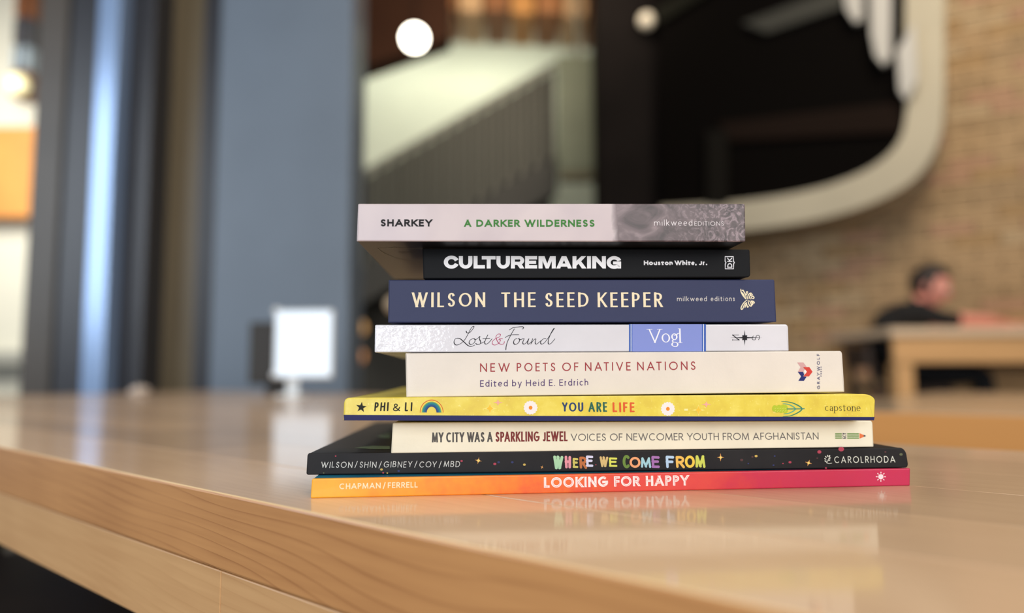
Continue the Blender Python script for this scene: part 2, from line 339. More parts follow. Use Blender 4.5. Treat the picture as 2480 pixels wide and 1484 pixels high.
# the reader: one continuous skinned body, facing +X, leaning on the table
per = empty('person', (stl.location.x-.02, stl.location.y, 0)); tag(per, 'person in black top leaning with both forearms on the tall table', 'person')
def skin(name, pts, edges, root, mt, parent, lev=2, smooth=True):
    me = bpy.data.meshes.new(name); me.from_pydata([p[:3] for p in pts], edges, [])
    o = bpy.data.objects.new(name, me); COL.objects.link(o); o.parent = parent
    sk = o.modifiers.new('skin', 'SKIN'); sk.use_smooth_shade = True
    for i, p in enumerate(pts):
        r = p[3] if isinstance(p[3], tuple) else (p[3], p[3]); me.skin_vertices[0].data[i].radius = r; me.skin_vertices[0].data[i].use_root = (i == root)
    sb = o.modifiers.new('sub', 'SUBSURF'); sb.levels = lev; sb.render_levels = lev
    dg = bpy.context.evaluated_depsgraph_get(); me2 = bpy.data.meshes.new_from_object(o.evaluated_get(dg)); o.modifiers.clear()
    o.data = me2; me2.materials.clear(); me2.materials.append(mt)
    for f in me2.polygons: f.use_smooth = True
    return o
M_skin = mat('skin', (226, 152, 134), .5, noise_amt=.04, nscale=30)
M_cloth = mat('black_knit', (16, 15, 17), .9); M_jean = mat('black_trousers', (14, 14, 18), .9); M_hair = mat('dark_hair', (38, 28, 24), .6, noise_amt=.3, nscale=60)
zt = 1.045
pts = [(-.02, 0, .84, .13), (-.02, 0, .95, .125), (.03, 0, 1.06, (.15, .12)), (.10, 0, 1.15, (.13, .1)), (.15, 0, 1.195, .055), (.19, 0, 1.235, .05)]
ed = [(0, 1), (1, 2), (2, 3), (3, 4), (4, 5)]
for sgn in (-1, 1):
    b = len(pts); y = sgn
    pts += [(.10, .17*y, 1.135, .058), (.15, .23*y, 1.10, .05), (.22, .23*y, zt+.05, .042), (.44, .17*y-.02, zt+.045, .034), (.56, .10*y-.03, zt+.035, .024), (.62, .08*y-.03, zt+.032, (.035, .018))]
    ed += [(3, b)]+[(b+i, b+i+1) for i in range(5)]
    b2 = len(pts)
    pts += [(.02, .1*y, .82, .088), (.22, .13*y, .815, .078), (.42, .14*y, .80, .06), (.43, .14*y, .58, .05), (.41, .14*y, .34, .04), (.46, .14*y, .27, .035), (.54, .14*y, .26, .03)]
    ed += [(0, b2)]+[(b2+i, b2+i+1) for i in range(6)]
body = skin('body', pts, ed, 0, M_cloth, per, 2)
# material split by region: clothes / skin
body.data.materials.append(M_skin); body.data.materials.append(M_jean)
for f in body.data.polygons:
    c = f.center
    if (c.z > 1.215 and c.x > .13) or (c.x > .24 and c.z > 1.04): f.material_index = 1
    elif c.z < .86: f.material_index = 2
# head: shaped ellipsoid with brow, nose, chin, turned down to the table
HR = Matrix.Translation((.235, -.01, 1.30)) @ Matrix.Rotation(math.radians(-42), 4, 'Z') @ Matrix.Rotation(math.radians(24), 4, 'Y')
bm = bmesh.new(); bmesh.ops.create_uvsphere(bm, u_segments=40, v_segments=30, radius=1)
for v in bm.verts:
    x, y, z = v.co
    X2, Y2, Z2 = .098*x, .074*y, .118*z
    if z < 0: k = 1+.28*z; Y2 *= k; X2 = X2*(1+.12*z)+.012*(-z)
    if x > 0: X2 -= .012*math.exp(-((z-.12)/.13)**2)*math.exp(-((abs(y)-.35)/.16)**2)      # eye sockets
    X2 += .026*max(0, x)**3*math.exp(-(y/.13)**2)*math.exp(-((z+.14)/.17)**2)             # nose
    X2 += .006*max(0, x)**2*math.exp(-(y/.25)**2)*math.exp(-((z+.48)/.06)**2)             # lips
    X2 += .008*max(0, x)**2*math.exp(-(y/.3)**2)*math.exp(-((z+.8)/.12)**2)               # chin
    v.co = HR@Vector((X2, Y2, Z2))
head = bmobj('head', bm, M_skin, per, True)
for sgn in (-1, 1):
    sphere('eye', HR@Vector((.082, .028*sgn, .012)), .012, mat('eye_white', (230, 225, 220), .2), head, seg=14)
    sphere('ear', HR@Vector((-.005, .074*sgn, -.005)), .03, M_skin, head, (.7, .3, 1), seg=14)
bm = bmesh.new(); bmesh.ops.create_uvsphere(bm, u_segments=40, v_segments=28, radius=1)
for v in bm.verts:
    x, y, z = v.co; cut = 1.0
    if x > .35 and z < .45: cut = .82
    r = 1+.04*noise.noise(Vector((x, y, z))*5)
    v.co = HR@Vector((.108*x*cut*r-.012, .084*y*cut*r, .122*z*(1 if z > 0 else .72)*r+.012))
bmobj('hair', bm, M_hair, per, True)
for sgn in (-1, 1):
    hx, hy, hz = .63, .08*sgn-.03, zt+.028
    for k, (dy, ln) in enumerate(((-.027, .062), (-.009, .072), (.009, .068), (.027, .052))):
        skin('finger', [(hx-.02, hy+dy*.8, hz, .009), (hx+ln*.4, hy+dy, hz+.012, .0085), (hx+ln*.75, hy+dy, hz+.004, .008), (hx+ln, hy+dy, hz-.012, .006)], [(0, 1), (1, 2), (2, 3)], 0, M_skin, body, 1)
    skin('thumb', [(hx-.05, hy-.02*sgn, hz, .011), (hx-.02, hy-.045*sgn, hz-.002, .010), (hx+.01, hy-.055*sgn, hz-.006, .008)], [(0, 1), (1, 2)], 0, M_skin, body, 1)
bk = box('open_paper', (.64, -.2, zt+.001), (.86, .1, zt+.006), mat('paper_sheet', (225, 214, 200), .7)); bk.location = per.location
tag(bk, 'pale sheet of paper under the reading person\'s hands', 'paper')
# ------------------------------------------------------------------ the big maple table
P0 = Vector((.0556, .1889, 0)); td = Vector((.4789, -.4154, 0)).normalized(); tn = Vector((-td.y, td.x, 0))
tang = math.atan2(td.y, td.x)
T1, T2 = .0366, .0765
tab = empty('maple_table', (P0.x, P0.y, 0), tang)
tag(tab, 'long glossy maple plank table carrying the stack of books', 'table')
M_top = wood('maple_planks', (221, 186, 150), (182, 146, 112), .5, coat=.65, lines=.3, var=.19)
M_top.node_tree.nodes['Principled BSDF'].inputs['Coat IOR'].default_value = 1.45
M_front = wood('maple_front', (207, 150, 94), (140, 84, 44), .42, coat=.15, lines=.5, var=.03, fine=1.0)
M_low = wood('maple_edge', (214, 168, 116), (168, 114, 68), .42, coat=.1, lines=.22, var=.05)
def plank(name, x0, x1, y0, y1, mt, parent, z0=ZT-T1, z1=ZT, bev=.0004):
    return box(name, (x0, y0, z0), (x1, y1, z1), mt, parent, bev)
yy, row = 0.0, 0
XR = 1.35
while yy < 1.10-.01:
    wdt = (.079, .072, .083, .075, .076, .075)[row % 6]
    main = yy < .459
    if main and yy+wdt > .455: wdt = .46-yy
    y1 = yy+wdt; xr = XR if main else -.42
    cuts = [-2.55] + sorted(random.uniform(-2.2, xr-.3) for _ in range(3)) + [xr]
    if row == 0: cuts = [-2.55, -1.3, XR]
    for a, b in zip(cuts, cuts[1:]):
        if b-a > .05: plank('plank', a+.00012, b-.00012, yy+(.00015 if row else 0), y1-.00015, M_top, tab, bev=.0013 if row == 0 else .0003)
    yy = y1; row += 1
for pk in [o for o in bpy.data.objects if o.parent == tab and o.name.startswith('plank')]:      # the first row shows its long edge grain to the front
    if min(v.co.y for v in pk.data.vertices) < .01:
        pk.data.materials.append(M_front); pk.data.materials.append(mat('maple_edge_highlight', (236, 204, 156), .35, coat=.3))  # pale bevel colour paints in the highlight along the front edge
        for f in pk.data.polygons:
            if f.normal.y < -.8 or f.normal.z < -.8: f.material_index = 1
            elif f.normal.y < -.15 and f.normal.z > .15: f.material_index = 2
for a, b in ((-2.53, -1.42), (-1.42, -.262), (-.262, .36), (.36, 1.33)):
    plank('edge_board', a+.0002, b-.0002, .0006, .045, M_low, tab, ZT-T2, ZT-T1-.0003, .0006)
plank('edge_board', -2.53, -2.48, .05, 1.09, M_low, tab, ZT-T2, ZT-T1-.0003, .0006)
plank('edge_board', -2.47, 1.33, .414, .458, M_low, tab, ZT-T2, ZT-T1-.0003, .0006)
for x in (-2.3, 1.1):
    box('leg', (x, .1, 0), (x+.09, .19, ZT-T1), M_black, tab, .004)
    box('leg', (x, .33, 0), (x+.09, .42, ZT-T1), M_black, tab, .004)
box('leg', (-2.3, .95, 0), (-2.21, 1.04, ZT-T1), M_black, tab, .004)
# second table beyond the right end
tb = empty('far_maple_table', P0+tn*.985, tang); tb.location.z = 0
tag(tb, 'second maple table behind the right end of the stack, tan edge showing', 'table')
M_tb = wood('maple_far', (206, 180, 150), (170, 138, 104), .35, coat=.8, lines=.3, var=.06)
M_tbe = mat('tan_edge', (214, 150, 82), .5, noise_amt=.08, nscale=5, stretch=(.3, 3, 3))
for i in range(12): plank('plank', -.36, 2.2, i*.1+.0002, i*.1+.0998, M_tb, tb)
box('edge_board', (-.35, -.001, ZT-T2), (2.19, .04, ZT-.002), M_tbe, tb, .0006)
for x in (-.3, 2.0):
    for y in (.08, 1.05): box('leg', (x, y, 0), (x+.09, y+.09, ZT-T1), M_black, tb, .004)
# dark seat shape added to fill the shade below the table
be = empty('shade_bench', P0+td*-.9+tn*-.25, tang); be.location.z = 0; tag(be, 'dark seat shape added to fill the shade below the near table edge', 'shade_bench')
M_be = mat('shade_bench_dark', (40, 30, 24), .5, noise_amt=.2, nscale=8)
box('bench_top', (-.8, .3, .42), (.8, .6, .46), M_be, be, .004)
for x in (-.7, .6): box('leg', (x, .33, 0), (x+.07, .57, .42), M_be, be, .004)
# tablet on a stand, far end of the table; black box behind it; small crumpled napkin
sy = 1.84
bpt = atZ(706, 960, ZT); ds = empty('tablet_stand', bpt); tag(ds, 'white glowing tablet screen on a slim stand at the far end of the table', 'tablet')
k = bpt.y/F
M_wp = mat('white_stand_plastic', (222, 228, 232), .3)
M_scr = mat('lit_screen', (215, 228, 240), .25, emis=(214, 230, 246), estr=.62)
box('stand_base', (-.035, -.03, 0), (.035, .03, .006), M_wp, ds, .002)
box('stand_neck', (-12*k, -.004, .004), (16*k, .004, 60*k), M_wp, ds, .002)
box('tablet_body', (-40*k, -.016, 44*k), (100*k, -.004, 208*k), M_wp, ds, .005, seg=4)
box('screen', (-34*k, -.0175, 50*k), (94*k, -.015, 202*k), M_scr, ds, .001)
for z in (52, 206): sphere('corner_bumper', (-38*k, -.01, z*k), .010, M_wp, ds, seg=12)
bx_ = empty('black_speaker_box', atZ(640, 958, ZT)+Vector((0, .02, 0))); tag(bx_, 'small black box standing beside the white tablet', 'speaker')
box('cabinet', (-50*k, 0, 28*k), (45*k, .09, 188*k), mat('black_plastic', (44, 42, 40), .5), bx_, .006)
box('foot', (-10*k, .02, 0), (60*k, .08, 29*k), mat('black_plastic', (44, 42, 40), .5), bx_, .004)
np_ = atZ(338, 952, ZT)
bm = bmesh.new(); bmesh.ops.create_icosphere(bm, subdivisions=4, radius=1)
for v in bm.verts:
    q = 1+.25*noise.noise(v.co*2.1)+.08*noise.noise(v.co*6); v.co = Vector((v.co.x*.03*q, v.co.y*.03*q, max(-.55, v.co.z)*.016*q+.0085))
o = bmobj('crumpled_napkin', bm, mat('napkin_paper', (200, 186, 174), .8), None, True); o.location = np_
tag(o, 'small pale crumpled napkin at the far end of the table', 'napkin')

# ================================================================== LETTERING
def arc(cx, cy, rx, ry, a0, a1, n=None):
    n = n or max(6, int(abs(a1-a0)/10)); return [(cx+rx*math.cos(math.radians(a0+(a1-a0)*i/n)), cy+ry*math.sin(math.radians(a0+(a1-a0)*i/n))) for i in range(n+1)]
def cr(*P, n=6): return [(p.x, p.y) for p in catm([(a, b, 0) for a, b in P], n)]
Lk = lambda *p: ('l', list(p))
C = lambda p: ('c', p)
O_ = lambda cx=.5, cy=.5, rx=.5, ry=.5: ('o', arc(cx, cy, rx, ry, 0, 360, 36)[:-1])
Spts = cr((.93, .80), (.76, .96), (.48, 1), (.2, .93), (.08, .76), (.2, .6), (.5, .5), (.84, .38), (.95, .22), (.8, .06), (.5, 0), (.2, .05), (.03, .22))
XH = .68
def low(pts): return [(x, y*XH) for x, y in pts]
GL = {
 'A': (.80, [Lk((0, 0), (.5, 1)), Lk((.5, 1), (1, 0)), Lk((.2, .3), (.8, .3))]),
 'B': (.58, [Lk((0, 0), (0, 1)), C([(0, 1), (.45, 1)]+arc(.45, .77, .45, .23, 90, -90)+[(0, .54)]), C([(0, .54), (.5, .54)]+arc(.5, .27, .5, .27, 90, -90)+[(0, 0)])]),
 'C': (.80, [C(arc(.56, .5, .56, .5, 50, 310))]),
 'D': (.74, [Lk((0, 0), (0, 1)), C([(0, 1), (.35, 1)]+arc(.35, .5, .65, .5, 90, -90)+[(0, 0)])]),
 'E': (.50, [Lk((0, 0), (0, 1)), Lk((0, 1), (1, 1)), Lk((0, .52), (.9, .52)), Lk((0, 0), (1, 0))]),
 'F': (.48, [Lk((0, 0), (0, 1)), Lk((0, 1), (1, 1)), Lk((0, .5), (.9, .5))]),
 'G': (.88, [C(arc(.52, .5, .52, .5, 48, 330)+[(1, .45)]), Lk((.55, .46), (1, .46))]),
 'H': (.66, [Lk((0, 0), (0, 1)), Lk((1, 0), (1, 1)), Lk((0, .52), (1, .52))]),
 'I': (0, [Lk((0, 0), (0, 1))]),
 'J': (.40, [C([(1, 1), (1, .3)]+arc(.5, .28, .5, .28, 0, -150))]),
 'K': (.64, [Lk((0, 0), (0, 1)), Lk((.05, .42), (.95, 1)), Lk((.28, .58), (1, 0))]),
 'L': (.46, [Lk((0, 0), (0, 1)), Lk((0, 0), (1, 0))]),
 'M': (.90, [Lk((0, 0), (.1, 1)), Lk((.1, 1), (.5, 0.05)), Lk((.5, 0.05), (.9, 1)), Lk((.9, 1), (1, 0))]),
 'N': (.72, [Lk((0, 0), (0, 1)), Lk((0, 1), (1, 0)), Lk((1, 0), (1, 1))]),
 'O': (.94, [O_()]),
 'P': (.54, [Lk((0, 0), (0, 1)), C([(0, 1), (.45, 1)]+arc(.45, .74, .55, .26, 90, -90)+[(0, .48)])]),
 'R': (.58, [Lk((0, 0), (0, 1)), C([(0, 1), (.45, 1)]+arc(.45, .74, .5, .26, 90, -90)+[(0, .48)]), Lk((.42, .48), (1, 0))]),
 'S': (.54, [C(Spts)]),
 'T': (.58, [Lk((.5, 0), (.5, 1)), Lk((0, 1), (1, 1))]),
 'U': (.62, [C([(0, 1), (0, .34)]+arc(.5, .34, .5, .34, 180, 360)+[(1, 1)])]),
 'V': (.76, [Lk((0, 1), (.5, 0)), Lk((.5, 0), (1, 1))]),
 'W': (1.15, [Lk((0, 1), (.27, 0)), Lk((.27, 0), (.5, 1)), Lk((.5, 1), (.73, 0)), Lk((.73, 0), (1, 1))]),
 'Y': (.70, [Lk((0, 1), (.5, .45)), Lk((1, 1), (.5, .45)), Lk((.5, 0), (.5, .5))]),
 '&': (.72, [C(cr((1, .5), (.78, .14), (.45, 0), (.12, .08), (.05, .27), (.25, .48), (.58, .68), (.62, .88), (.42, 1), (.2, .88), (.28, .62), (.6, .3), (1, 0)))]),
 '/': (.40, [Lk((0, -.12), (1, 1.08))]),
 '.': (0, [Lk((0, 0), (0, .02))]),
 ',': (.10, [Lk((.6, 0), (.6, .02)), Lk((.8, -.02), (.2, -.2))]),
 'a': (.46, [C(cr((.08, .52), (.25, .66), (.6, .68), (.9, .55), (.92, .35))), Lk((.93, 0), (.93, .45)), C(cr((.93, .4), (.5, .38), (.08, .28), (.1, .06), (.45, 0), (.8, .08), (.93, .22)))]),
 'b': (.54, [Lk((0, 0), (0, 1.06)), O_(.5, .34, .5, .34)]),
 'c': (.48, [C(arc(.55, .34, .55, .34, 48, 312))]),
 'd': (.54, [Lk((1, 0), (1, 1.06)), O_(.5, .34, .5, .34)]),
 'e': (.54, [Lk((.02, .36), (.98, .36)), C([(1, .36)]+arc(.5, .34, .5, .34, 8, 318))]),
 'g': (.50, [O_(.45, .44, .4, .24), C(cr((.3, .22), (.12, .1), (.3, .0), (.75, -.04), (.98, -.16), (.8, -.34), (.4, -.36), (.05, -.25), (.08, -.1), (.3, 0))), Lk((.7, .6), (1, .68))]),
 'h': (.48, [Lk((0, 0), (0, 1.06)), C(cr((0, .42), (.2, .62), (.55, .68), (.9, .58), (1, .38), (1, .2), (1, 0)))]),
 'i': (0, [Lk((0, 0), (0, .66)), Lk((0, .93), (0, .95))]),
 'k': (.48, [Lk((0, 0), (0, 1.06)), Lk((.05, .28), (.9, .68)), Lk((.3, .4), (1, 0))]),
 'l': (0, [Lk((0, 0), (0, 1.06))]),
 'm': (.86, [Lk((0, 0), (0, .68)), C(cr((0, .4), (.1, .6), (.28, .68), (.45, .58), (.5, .38), (.5, 0))), C(cr((.5, .4), (.6, .6), (.78, .68), (.95, .58), (1, .38), (1, 0)))]),
 'n': (.48, [Lk((0, 0), (0, .68)), C(cr((0, .42), (.2, .62), (.55, .68), (.9, .58), (1, .38), (1, 0)))]),
 'o': (.56, [O_(.5, .34, .5, .34)]),
 'p': (.54, [Lk((0, -.32), (0, .68)), O_(.5, .34, .5, .34)]),
 'r': (.28, [Lk((0, 0), (0, .68)), C(cr((0, .38), (.25, .6), (.65, .68), (1, .64)))]),
 's': (.38, [C([(x, y*.68) for x, y in Spts])]),
 't': (.42, [C(cr((.4, .92), (.4, .5), (.42, .15), (.62, 0), (1, .03))), Lk((0, .66), (1, .66)), Lk((.4, 0), (.4, .5))]),
 'u': (.48, [C(cr((0, .68), (0, .3), (.1, .08), (.45, 0), (.8, .08), (1, .28))), Lk((1, 0), (1, .68))]),
 'w': (.80, [Lk((0, .68), (.27, 0)), Lk((.27, 0), (.5, .66)), Lk((.5, .66), (.73, 0)), Lk((.73, 0), (1, .68))]),
 'y': (.54, [Lk((0, .68), (.5, 0)), Lk((1, .68), (.3, -.34))]),
}
SERIF = {'V': [(0, 1, .22), (1, 1, .2)], 'l': [(0, 0, .16), (-.5, 1.06, .08)], 'p': [(0, -.32, .16), (-.5, .68, .07)], 'n': [(0, 0, .14), (1, 0, .14), (-.3, .68, .07)],
         'N': [(0, 1, .18), (1, 1, .18), (0, 0, .18)]}
def clip(poly, ax, v, keep_greater):
    out = []
    for i in range(len(poly)):
        a, b = poly[i-1], poly[i]; da, db = (a[ax]-v, b[ax]-v)
        if not keep_greater: da, db = -da, -db
        if (da >= 0) != (db >= 0):
            t = da/(da-db); out.append((a[0]+(b[0]-a[0])*t, a[1]+(b[1]-a[1])*t))
        if db >= 0: out.append(b)
    return out
def strip(P, wf, closed=False, rnd=False):
    """quads along a centre line whose width may change with direction"""
    n = len(P); Lp, Rp = [], []
    for i in range(n):
        a = P[(i-1) % n] if (closed or i > 0) else P[i]; b = P[(i+1) % n] if (closed or i < n-1) else P[i]
        dx, dy = b[0]-a[0], b[1]-a[1]; l = math.hypot(dx, dy) or 1e-9; dx /= l; dy /= l
        h = wf(dx, dy, i/max(1, n-1))/2; Lp.append((P[i][0]-dy*h, P[i][1]+dx*h)); Rp.append((P[i][0]+dy*h, P[i][1]-dx*h))
    out = []
    for i in range(n if closed else n-1):
        j = (i+1) % n; out.append([Lp[i], Rp[i], Rp[j], Lp[j]])
    if rnd and not closed:
        for e, q in ((0, 1), (n-1, n-2)):
            dx, dy = P[e][0]-P[q][0], P[e][1]-P[q][1]; l = math.hypot(dx, dy) or 1e-9; dx /= l; dy /= l
            h = wf(dx, dy, e/max(1, n-1))/2; base = math.degrees(math.atan2(dy, dx))
            out.append(arc(P[e][0], P[e][1], h, h, base-90, base+90, 8))
    return out
def glyph_polys(ch, w, Wd, contrast=0, rnd=False, jit=0, rng=None, serif=False, nib=0):
    """polygon groups of one glyph in cap units, box [0,Wd]x[0,1]"""
    def wf(dx, dy, t):
        if not contrast: return w
        a = math.atan2(dy, dx)-nib; return w*(1-contrast*abs(math.cos(a))**1.3)
    mx = lambda p: (w/2+p[0]*(Wd-w), w/2+p[1]*(1-w))
    out = []
    for kind, pts in GL[ch][1]:
        P = [mx(p) for p in pts]
        if jit: P = [(x+rng.uniform(-jit, jit), y+rng.uniform(-jit, jit)) for x, y in P] if kind == 'l' else P
        if kind == 'o': out.append(strip(P, wf, True))
        elif kind == 'c': out.append(strip(P, wf, False, rnd))
        else:
            (x0, y0), (x1, y1) = P
            if rnd: out.append(strip([(x0, y0), ((x0+x1)/2, (y0+y1)/2), (x1, y1)], wf, False, True)); continue
            dx, dy = x1-x0, y1-y0; l = math.hypot(dx, dy) or 1e-9; ux, uy = dx/l, dy/l
            hw_ = wf(ux, uy, 0)/2
            if contrast and abs(uy) < .02:
                sh = w/2-hw_
                if pts[0][1] <= .01: y0 -= sh; y1 -= sh
                elif pts[0][1] >= .99: y0 += sh; y1 += sh
            if ch in '.i,' and l < w*.5:
                yo = w*.45 if (ch == 'i') else 0
                out.append([arc((x0+x1)/2, (y0+y1)/2+yo, w*.58, w*.58, 0, 360, 14)[:-1]]); continue
            e = 0 if False else w
            if abs(ux) < .02 or abs(uy) < .02: e = w/2 if abs(uy) < .02 else w/2
            else: e = w*2.2
            if abs(uy) < .02 and ch in 'AHe': e = 0
            if abs(uy) < .02 and ch == 'G': e = w/2
            q = [(x0-ux*e-uy*hw_, y0-uy*e+ux*hw_), (x0-ux*e+uy*hw_, y0-uy*e-ux*hw_), (x1+ux*e+uy*hw_, y1+uy*e-ux*hw_), (x1+ux*e-uy*hw_, y1+uy*e+ux*hw_)]
            if not (abs(ux) < .02 or abs(uy) < .02):
                lo, hi = min(y0, y1)-w/2, max(y0, y1)+w/2
                if ch == 'Y': lo = min(y0, y1)-w*.1
                q = clip(clip(q, 1, lo, True), 1, hi, False)
                if ch in 'NKRk': q = clip(clip(q, 0, 0 if ch == 'N' else w*.5, True), 0, Wd if ch == 'N' else Wd+w, False)
            out.append([q])
    if serif and ch in SERIF:
        for sx, sy_, l in SERIF[ch]:
            x, y = mx((max(sx, 0), sy_)); t = w*.3
            y += (-w/2 if sy_ <= 0.01 else w/2-t)
            x0, x1 = (x-l, x+l) if sx >= 0 else (x-l-w/2, x)
            out.append([[(x0, y), (x1, y), (x1, y+t), (x0, y+t)]])
    return out
KERN = {p: -.13 for p in 'TA AT AV VA LT AY YA WA AW PA LY FA RY'.split()}; KERN.update({'YO': -.06, 'OY': -.06, 'RT': -.04, 'CO': -.02, 'FO': -.03})
def layout(text, Wt, w, track=.12, space=.35):
    """(char, x, width) for each glyph so that the word fills Wt; space is the clear gap in cap heights"""
    fixed = 0; var = 0; seq = []
    for i, ch in enumerate(text):
        if ch == ' ': fixed += space; continue
        fixed += w; var += max(0, GL[ch][0]-.14)
        if i+1 < len(text) and text[i+1] != ' ': var += max(.02, track+KERN.get(ch+text[i+1], 0))
    k = (Wt-fixed)/max(var, 1e-6); x = 0; out = []
    for i, ch in enumerate(text):
        if ch == ' ': x += space; continue
        Wd = w+max(0, GL[ch][0]-.14)*k; out.append((ch, x, Wd)); x += Wd
        if i+1 < len(text) and text[i+1] != ' ': x += max(.02, track+KERN.get(ch+text[i+1], 0))*k
    return out

# ================================================================== BOOKS
class Book:
    def __init__(s, name, label, YL, YR, TL, BL, TR, BR, depth, mcover, board=.0005, rad=(0, 0, 0, 0), pages=(232, 224, 205), over=0.0, radpx=None, cover_top=None, cover_bot=None):
        s.A = atY(*BL, YL); s.B = atY(*BR, YR)
        s.du = Vector((s.B.x-s.A.x, s.B.y-s.A.y, 0)).normalized(); s.n = Vector((s.du.y, -s.du.x, 0))   # n faces the camera
        s.root = empty(name, s.A, math.atan2(s.du.y, s.du.x)); tag(s.root, label, 'book', 'books in the stack on the maple table')
        c = [s.uv(*p) for p in (BL, BR, TR, TL)]; s.c = c; r = 1/F*YL
        out = []
        rr = radpx or ((0, 0),)*4      # (rx,ry) in px for BL,BR,TR,TL
        sg = ((1, 1, 180), (-1, 1, 270), (-1, -1, 0), (1, -1, 90))
        for i, (u, v) in enumerate(c):
            rx, ry = rr[i][0]*r, rr[i][1]*r
            if rx <= 0: out.append((u, v)); continue
            ox, oy, a0 = sg[i]; out += arc(u+ox*rx, v+oy*ry, rx, ry, a0, a0+90, 8)
        th = .0009
        # cover: spine slab, top board, bottom board in one mesh
        bm = bmesh.new()
        def slab(pts2, w0, w1, bev):
            b2 = bmesh.new(); vs = [b2.verts.new((u, w0, v)) for u, v in pts2]; vs2 = [b2.verts.new((u, w1, v)) for u, v in pts2]
            b2.faces.new(vs); b2.faces.new(vs2[::-1]); k = len(vs)
            for i in range(k): b2.faces.new((vs[i], vs[(i+1) % k], vs2[(i+1) % k], vs2[i]))
            bmesh.ops.recalc_face_normals(b2, faces=b2.faces)
            if bev: bmesh.ops.bevel(b2, geom=[e for e in b2.edges if all(abs(v.co.y-w0) < 1e-9 for v in e.verts)], offset=bev, segments=3, affect='EDGES', profile=.5)
            us = [p[0] for p in pts2]; nb = 24
            for i in range(1, nb):
                uu = min(us)+(max(us)-min(us))*i/nb
                bmesh.ops.bisect_plane(b2, geom=b2.verts[:]+b2.edges[:]+b2.faces[:], dist=1e-7, plane_co=(uu, 0, 0), plane_no=(1, 0, 0))
            t = bpy.data.meshes.new('t'); b2.to_mesh(t); b2.free(); bm.from_mesh(t); bpy.data.meshes.remove(t)
        slab(out, 0, th, .0006)
        (u0, v0), (u1, v1), (u2, v2), (u3, v3) = c
        i0, i1, i2, i3 = [rr[k][0]*r for k in range(4)]
        e = .00012
        tb_ = [(u3+i3, v3-e), (u2-i2, v2-e)]; bb_ = [(u0+i0, v0+e), (u1-i1, v1+e)]
        slab([(tb_[0][0], tb_[0][1]-board), (tb_[1][0], tb_[1][1]-board), tb_[1], tb_[0]], th*.5, depth, 0)
        slab([bb_[0], bb_[1], (bb_[1][0], bb_[1][1]+board), (bb_[0][0], bb_[0][1]+board)], th*.5, depth, 0)
        s.cover = bmobj('cover', bm, mcover, s.root)
        g = .0004+over
        ul, ur = max(u0, u3)+g+max(i0, i3)*.6, min(u1, u2)-g-max(i1, i2)*.6
        bm = bmesh.new()
        pv = [(ul, v0+board+e*2), (ur, v1+board+e*2), (ur, v2-board-e*2), (ul, v3-board-e*2)]
        vs = [bm.verts.new((u, th, v)) for u, v in pv]; vs2 = [bm.verts.new((u, depth-.001-over, v)) for u, v in pv]
        bm.faces.new(vs); bm.faces.new(vs2[::-1])
        for i in range(4): bm.faces.new((vs[i], vs[(i+1) % 4], vs2[(i+1) % 4], vs2[i]))
        pm = mat('page_edges_%d_%d' % (pages[0], pages[2]), pages, .85, noise_amt=.12, nscale=1, stretch=(1, 1, 2500))
        bmobj('page_block', bm, pm, s.root)
        
    def uv(s, x, y):
        P = hit(x, y, s.A, s.n)-s.A; return (P.dot(s.du), P.z)
    def decal(s, name, polys, color, layer=1, px=True, rough=.45, mt=None, label=None):
        """flat printed shapes lying on the spine; polys in photo pixels (projected on the spine plane) or local u,v"""
        bm = bmesh.new()
        for i, poly in enumerate(polys):
            if isinstance(poly, dict): poly, lay = poly['p'], poly['l']
            else: lay = i % 8 if len(polys) < 40 else 0
            pp = [s.uv(*p) for p in poly] if px else poly
            w = -(.00003+layer*.00006+lay*.000012)
            try: bm.faces.new([bm.verts.new((u, w, v)) for u, v in pp])
            except ValueError: pass
        for f in bm.faces:
            f.normal_update()
            if f.normal.y > 0: f.normal_flip()
        me = bpy.data.meshes.new(name); bm.to_mesh(me); bm.free()
        o = link(name, me, mt or mat('ink_%d_%d_%d' % color, color, rough+.1, spec=.2), s.root)
        if label: o['label'] = label
        return o
    def text(s, name, txt, xL, yL, xR, yR, capL, w, color, capR=None, vert=False, colors=None, bow=None, layer=1, mt=None, label=None, **kw):
        """baseline from (xL,yL) to (xR,yR); capL = y of the cap top above the left end; w = stroke in cap heights"""
        p0 = Vector(s.uv(xL, yL)); pr = Vector(s.uv(xR, yR))
        if vert: p1 = Vector(s.uv(capL, yL))
        else: p1 = Vector(s.uv(xL, capL))
        ux = pr-p0; hcap = (p1-p0).length; Wt = ux.length/hcap; ex = ux/Wt; ey = p1-p0
        if not vert: ey = Vector((0, hcap)) 
        lay = layout(txt, Wt, w, **{k: v for k, v in kw.items() if k in ('track', 'space')})
        gk = {k: v for k, v in kw.items() if k in ('contrast', 'rnd', 'jit', 'serif', 'nib')}
        rng = random.Random(len(txt)); polys = []; slant = kw.get('slant', 0); dy = kw.get('dy', 0)
        for ch, x, Wd in lay:
            bump_ = rng.uniform(-dy, dy)
            for gi, grp in enumerate(glyph_polys(ch, w, Wd, rng=rng, **gk)):
                for poly in grp:
                    polys.append({'p': [tuple(p0+ex*(x+a+slant*b)+ey*(b+bump_)) for a, b in poly], 'l': gi})
        return s.decal(name, polys, color, layer, False, mt=mt, label=label)
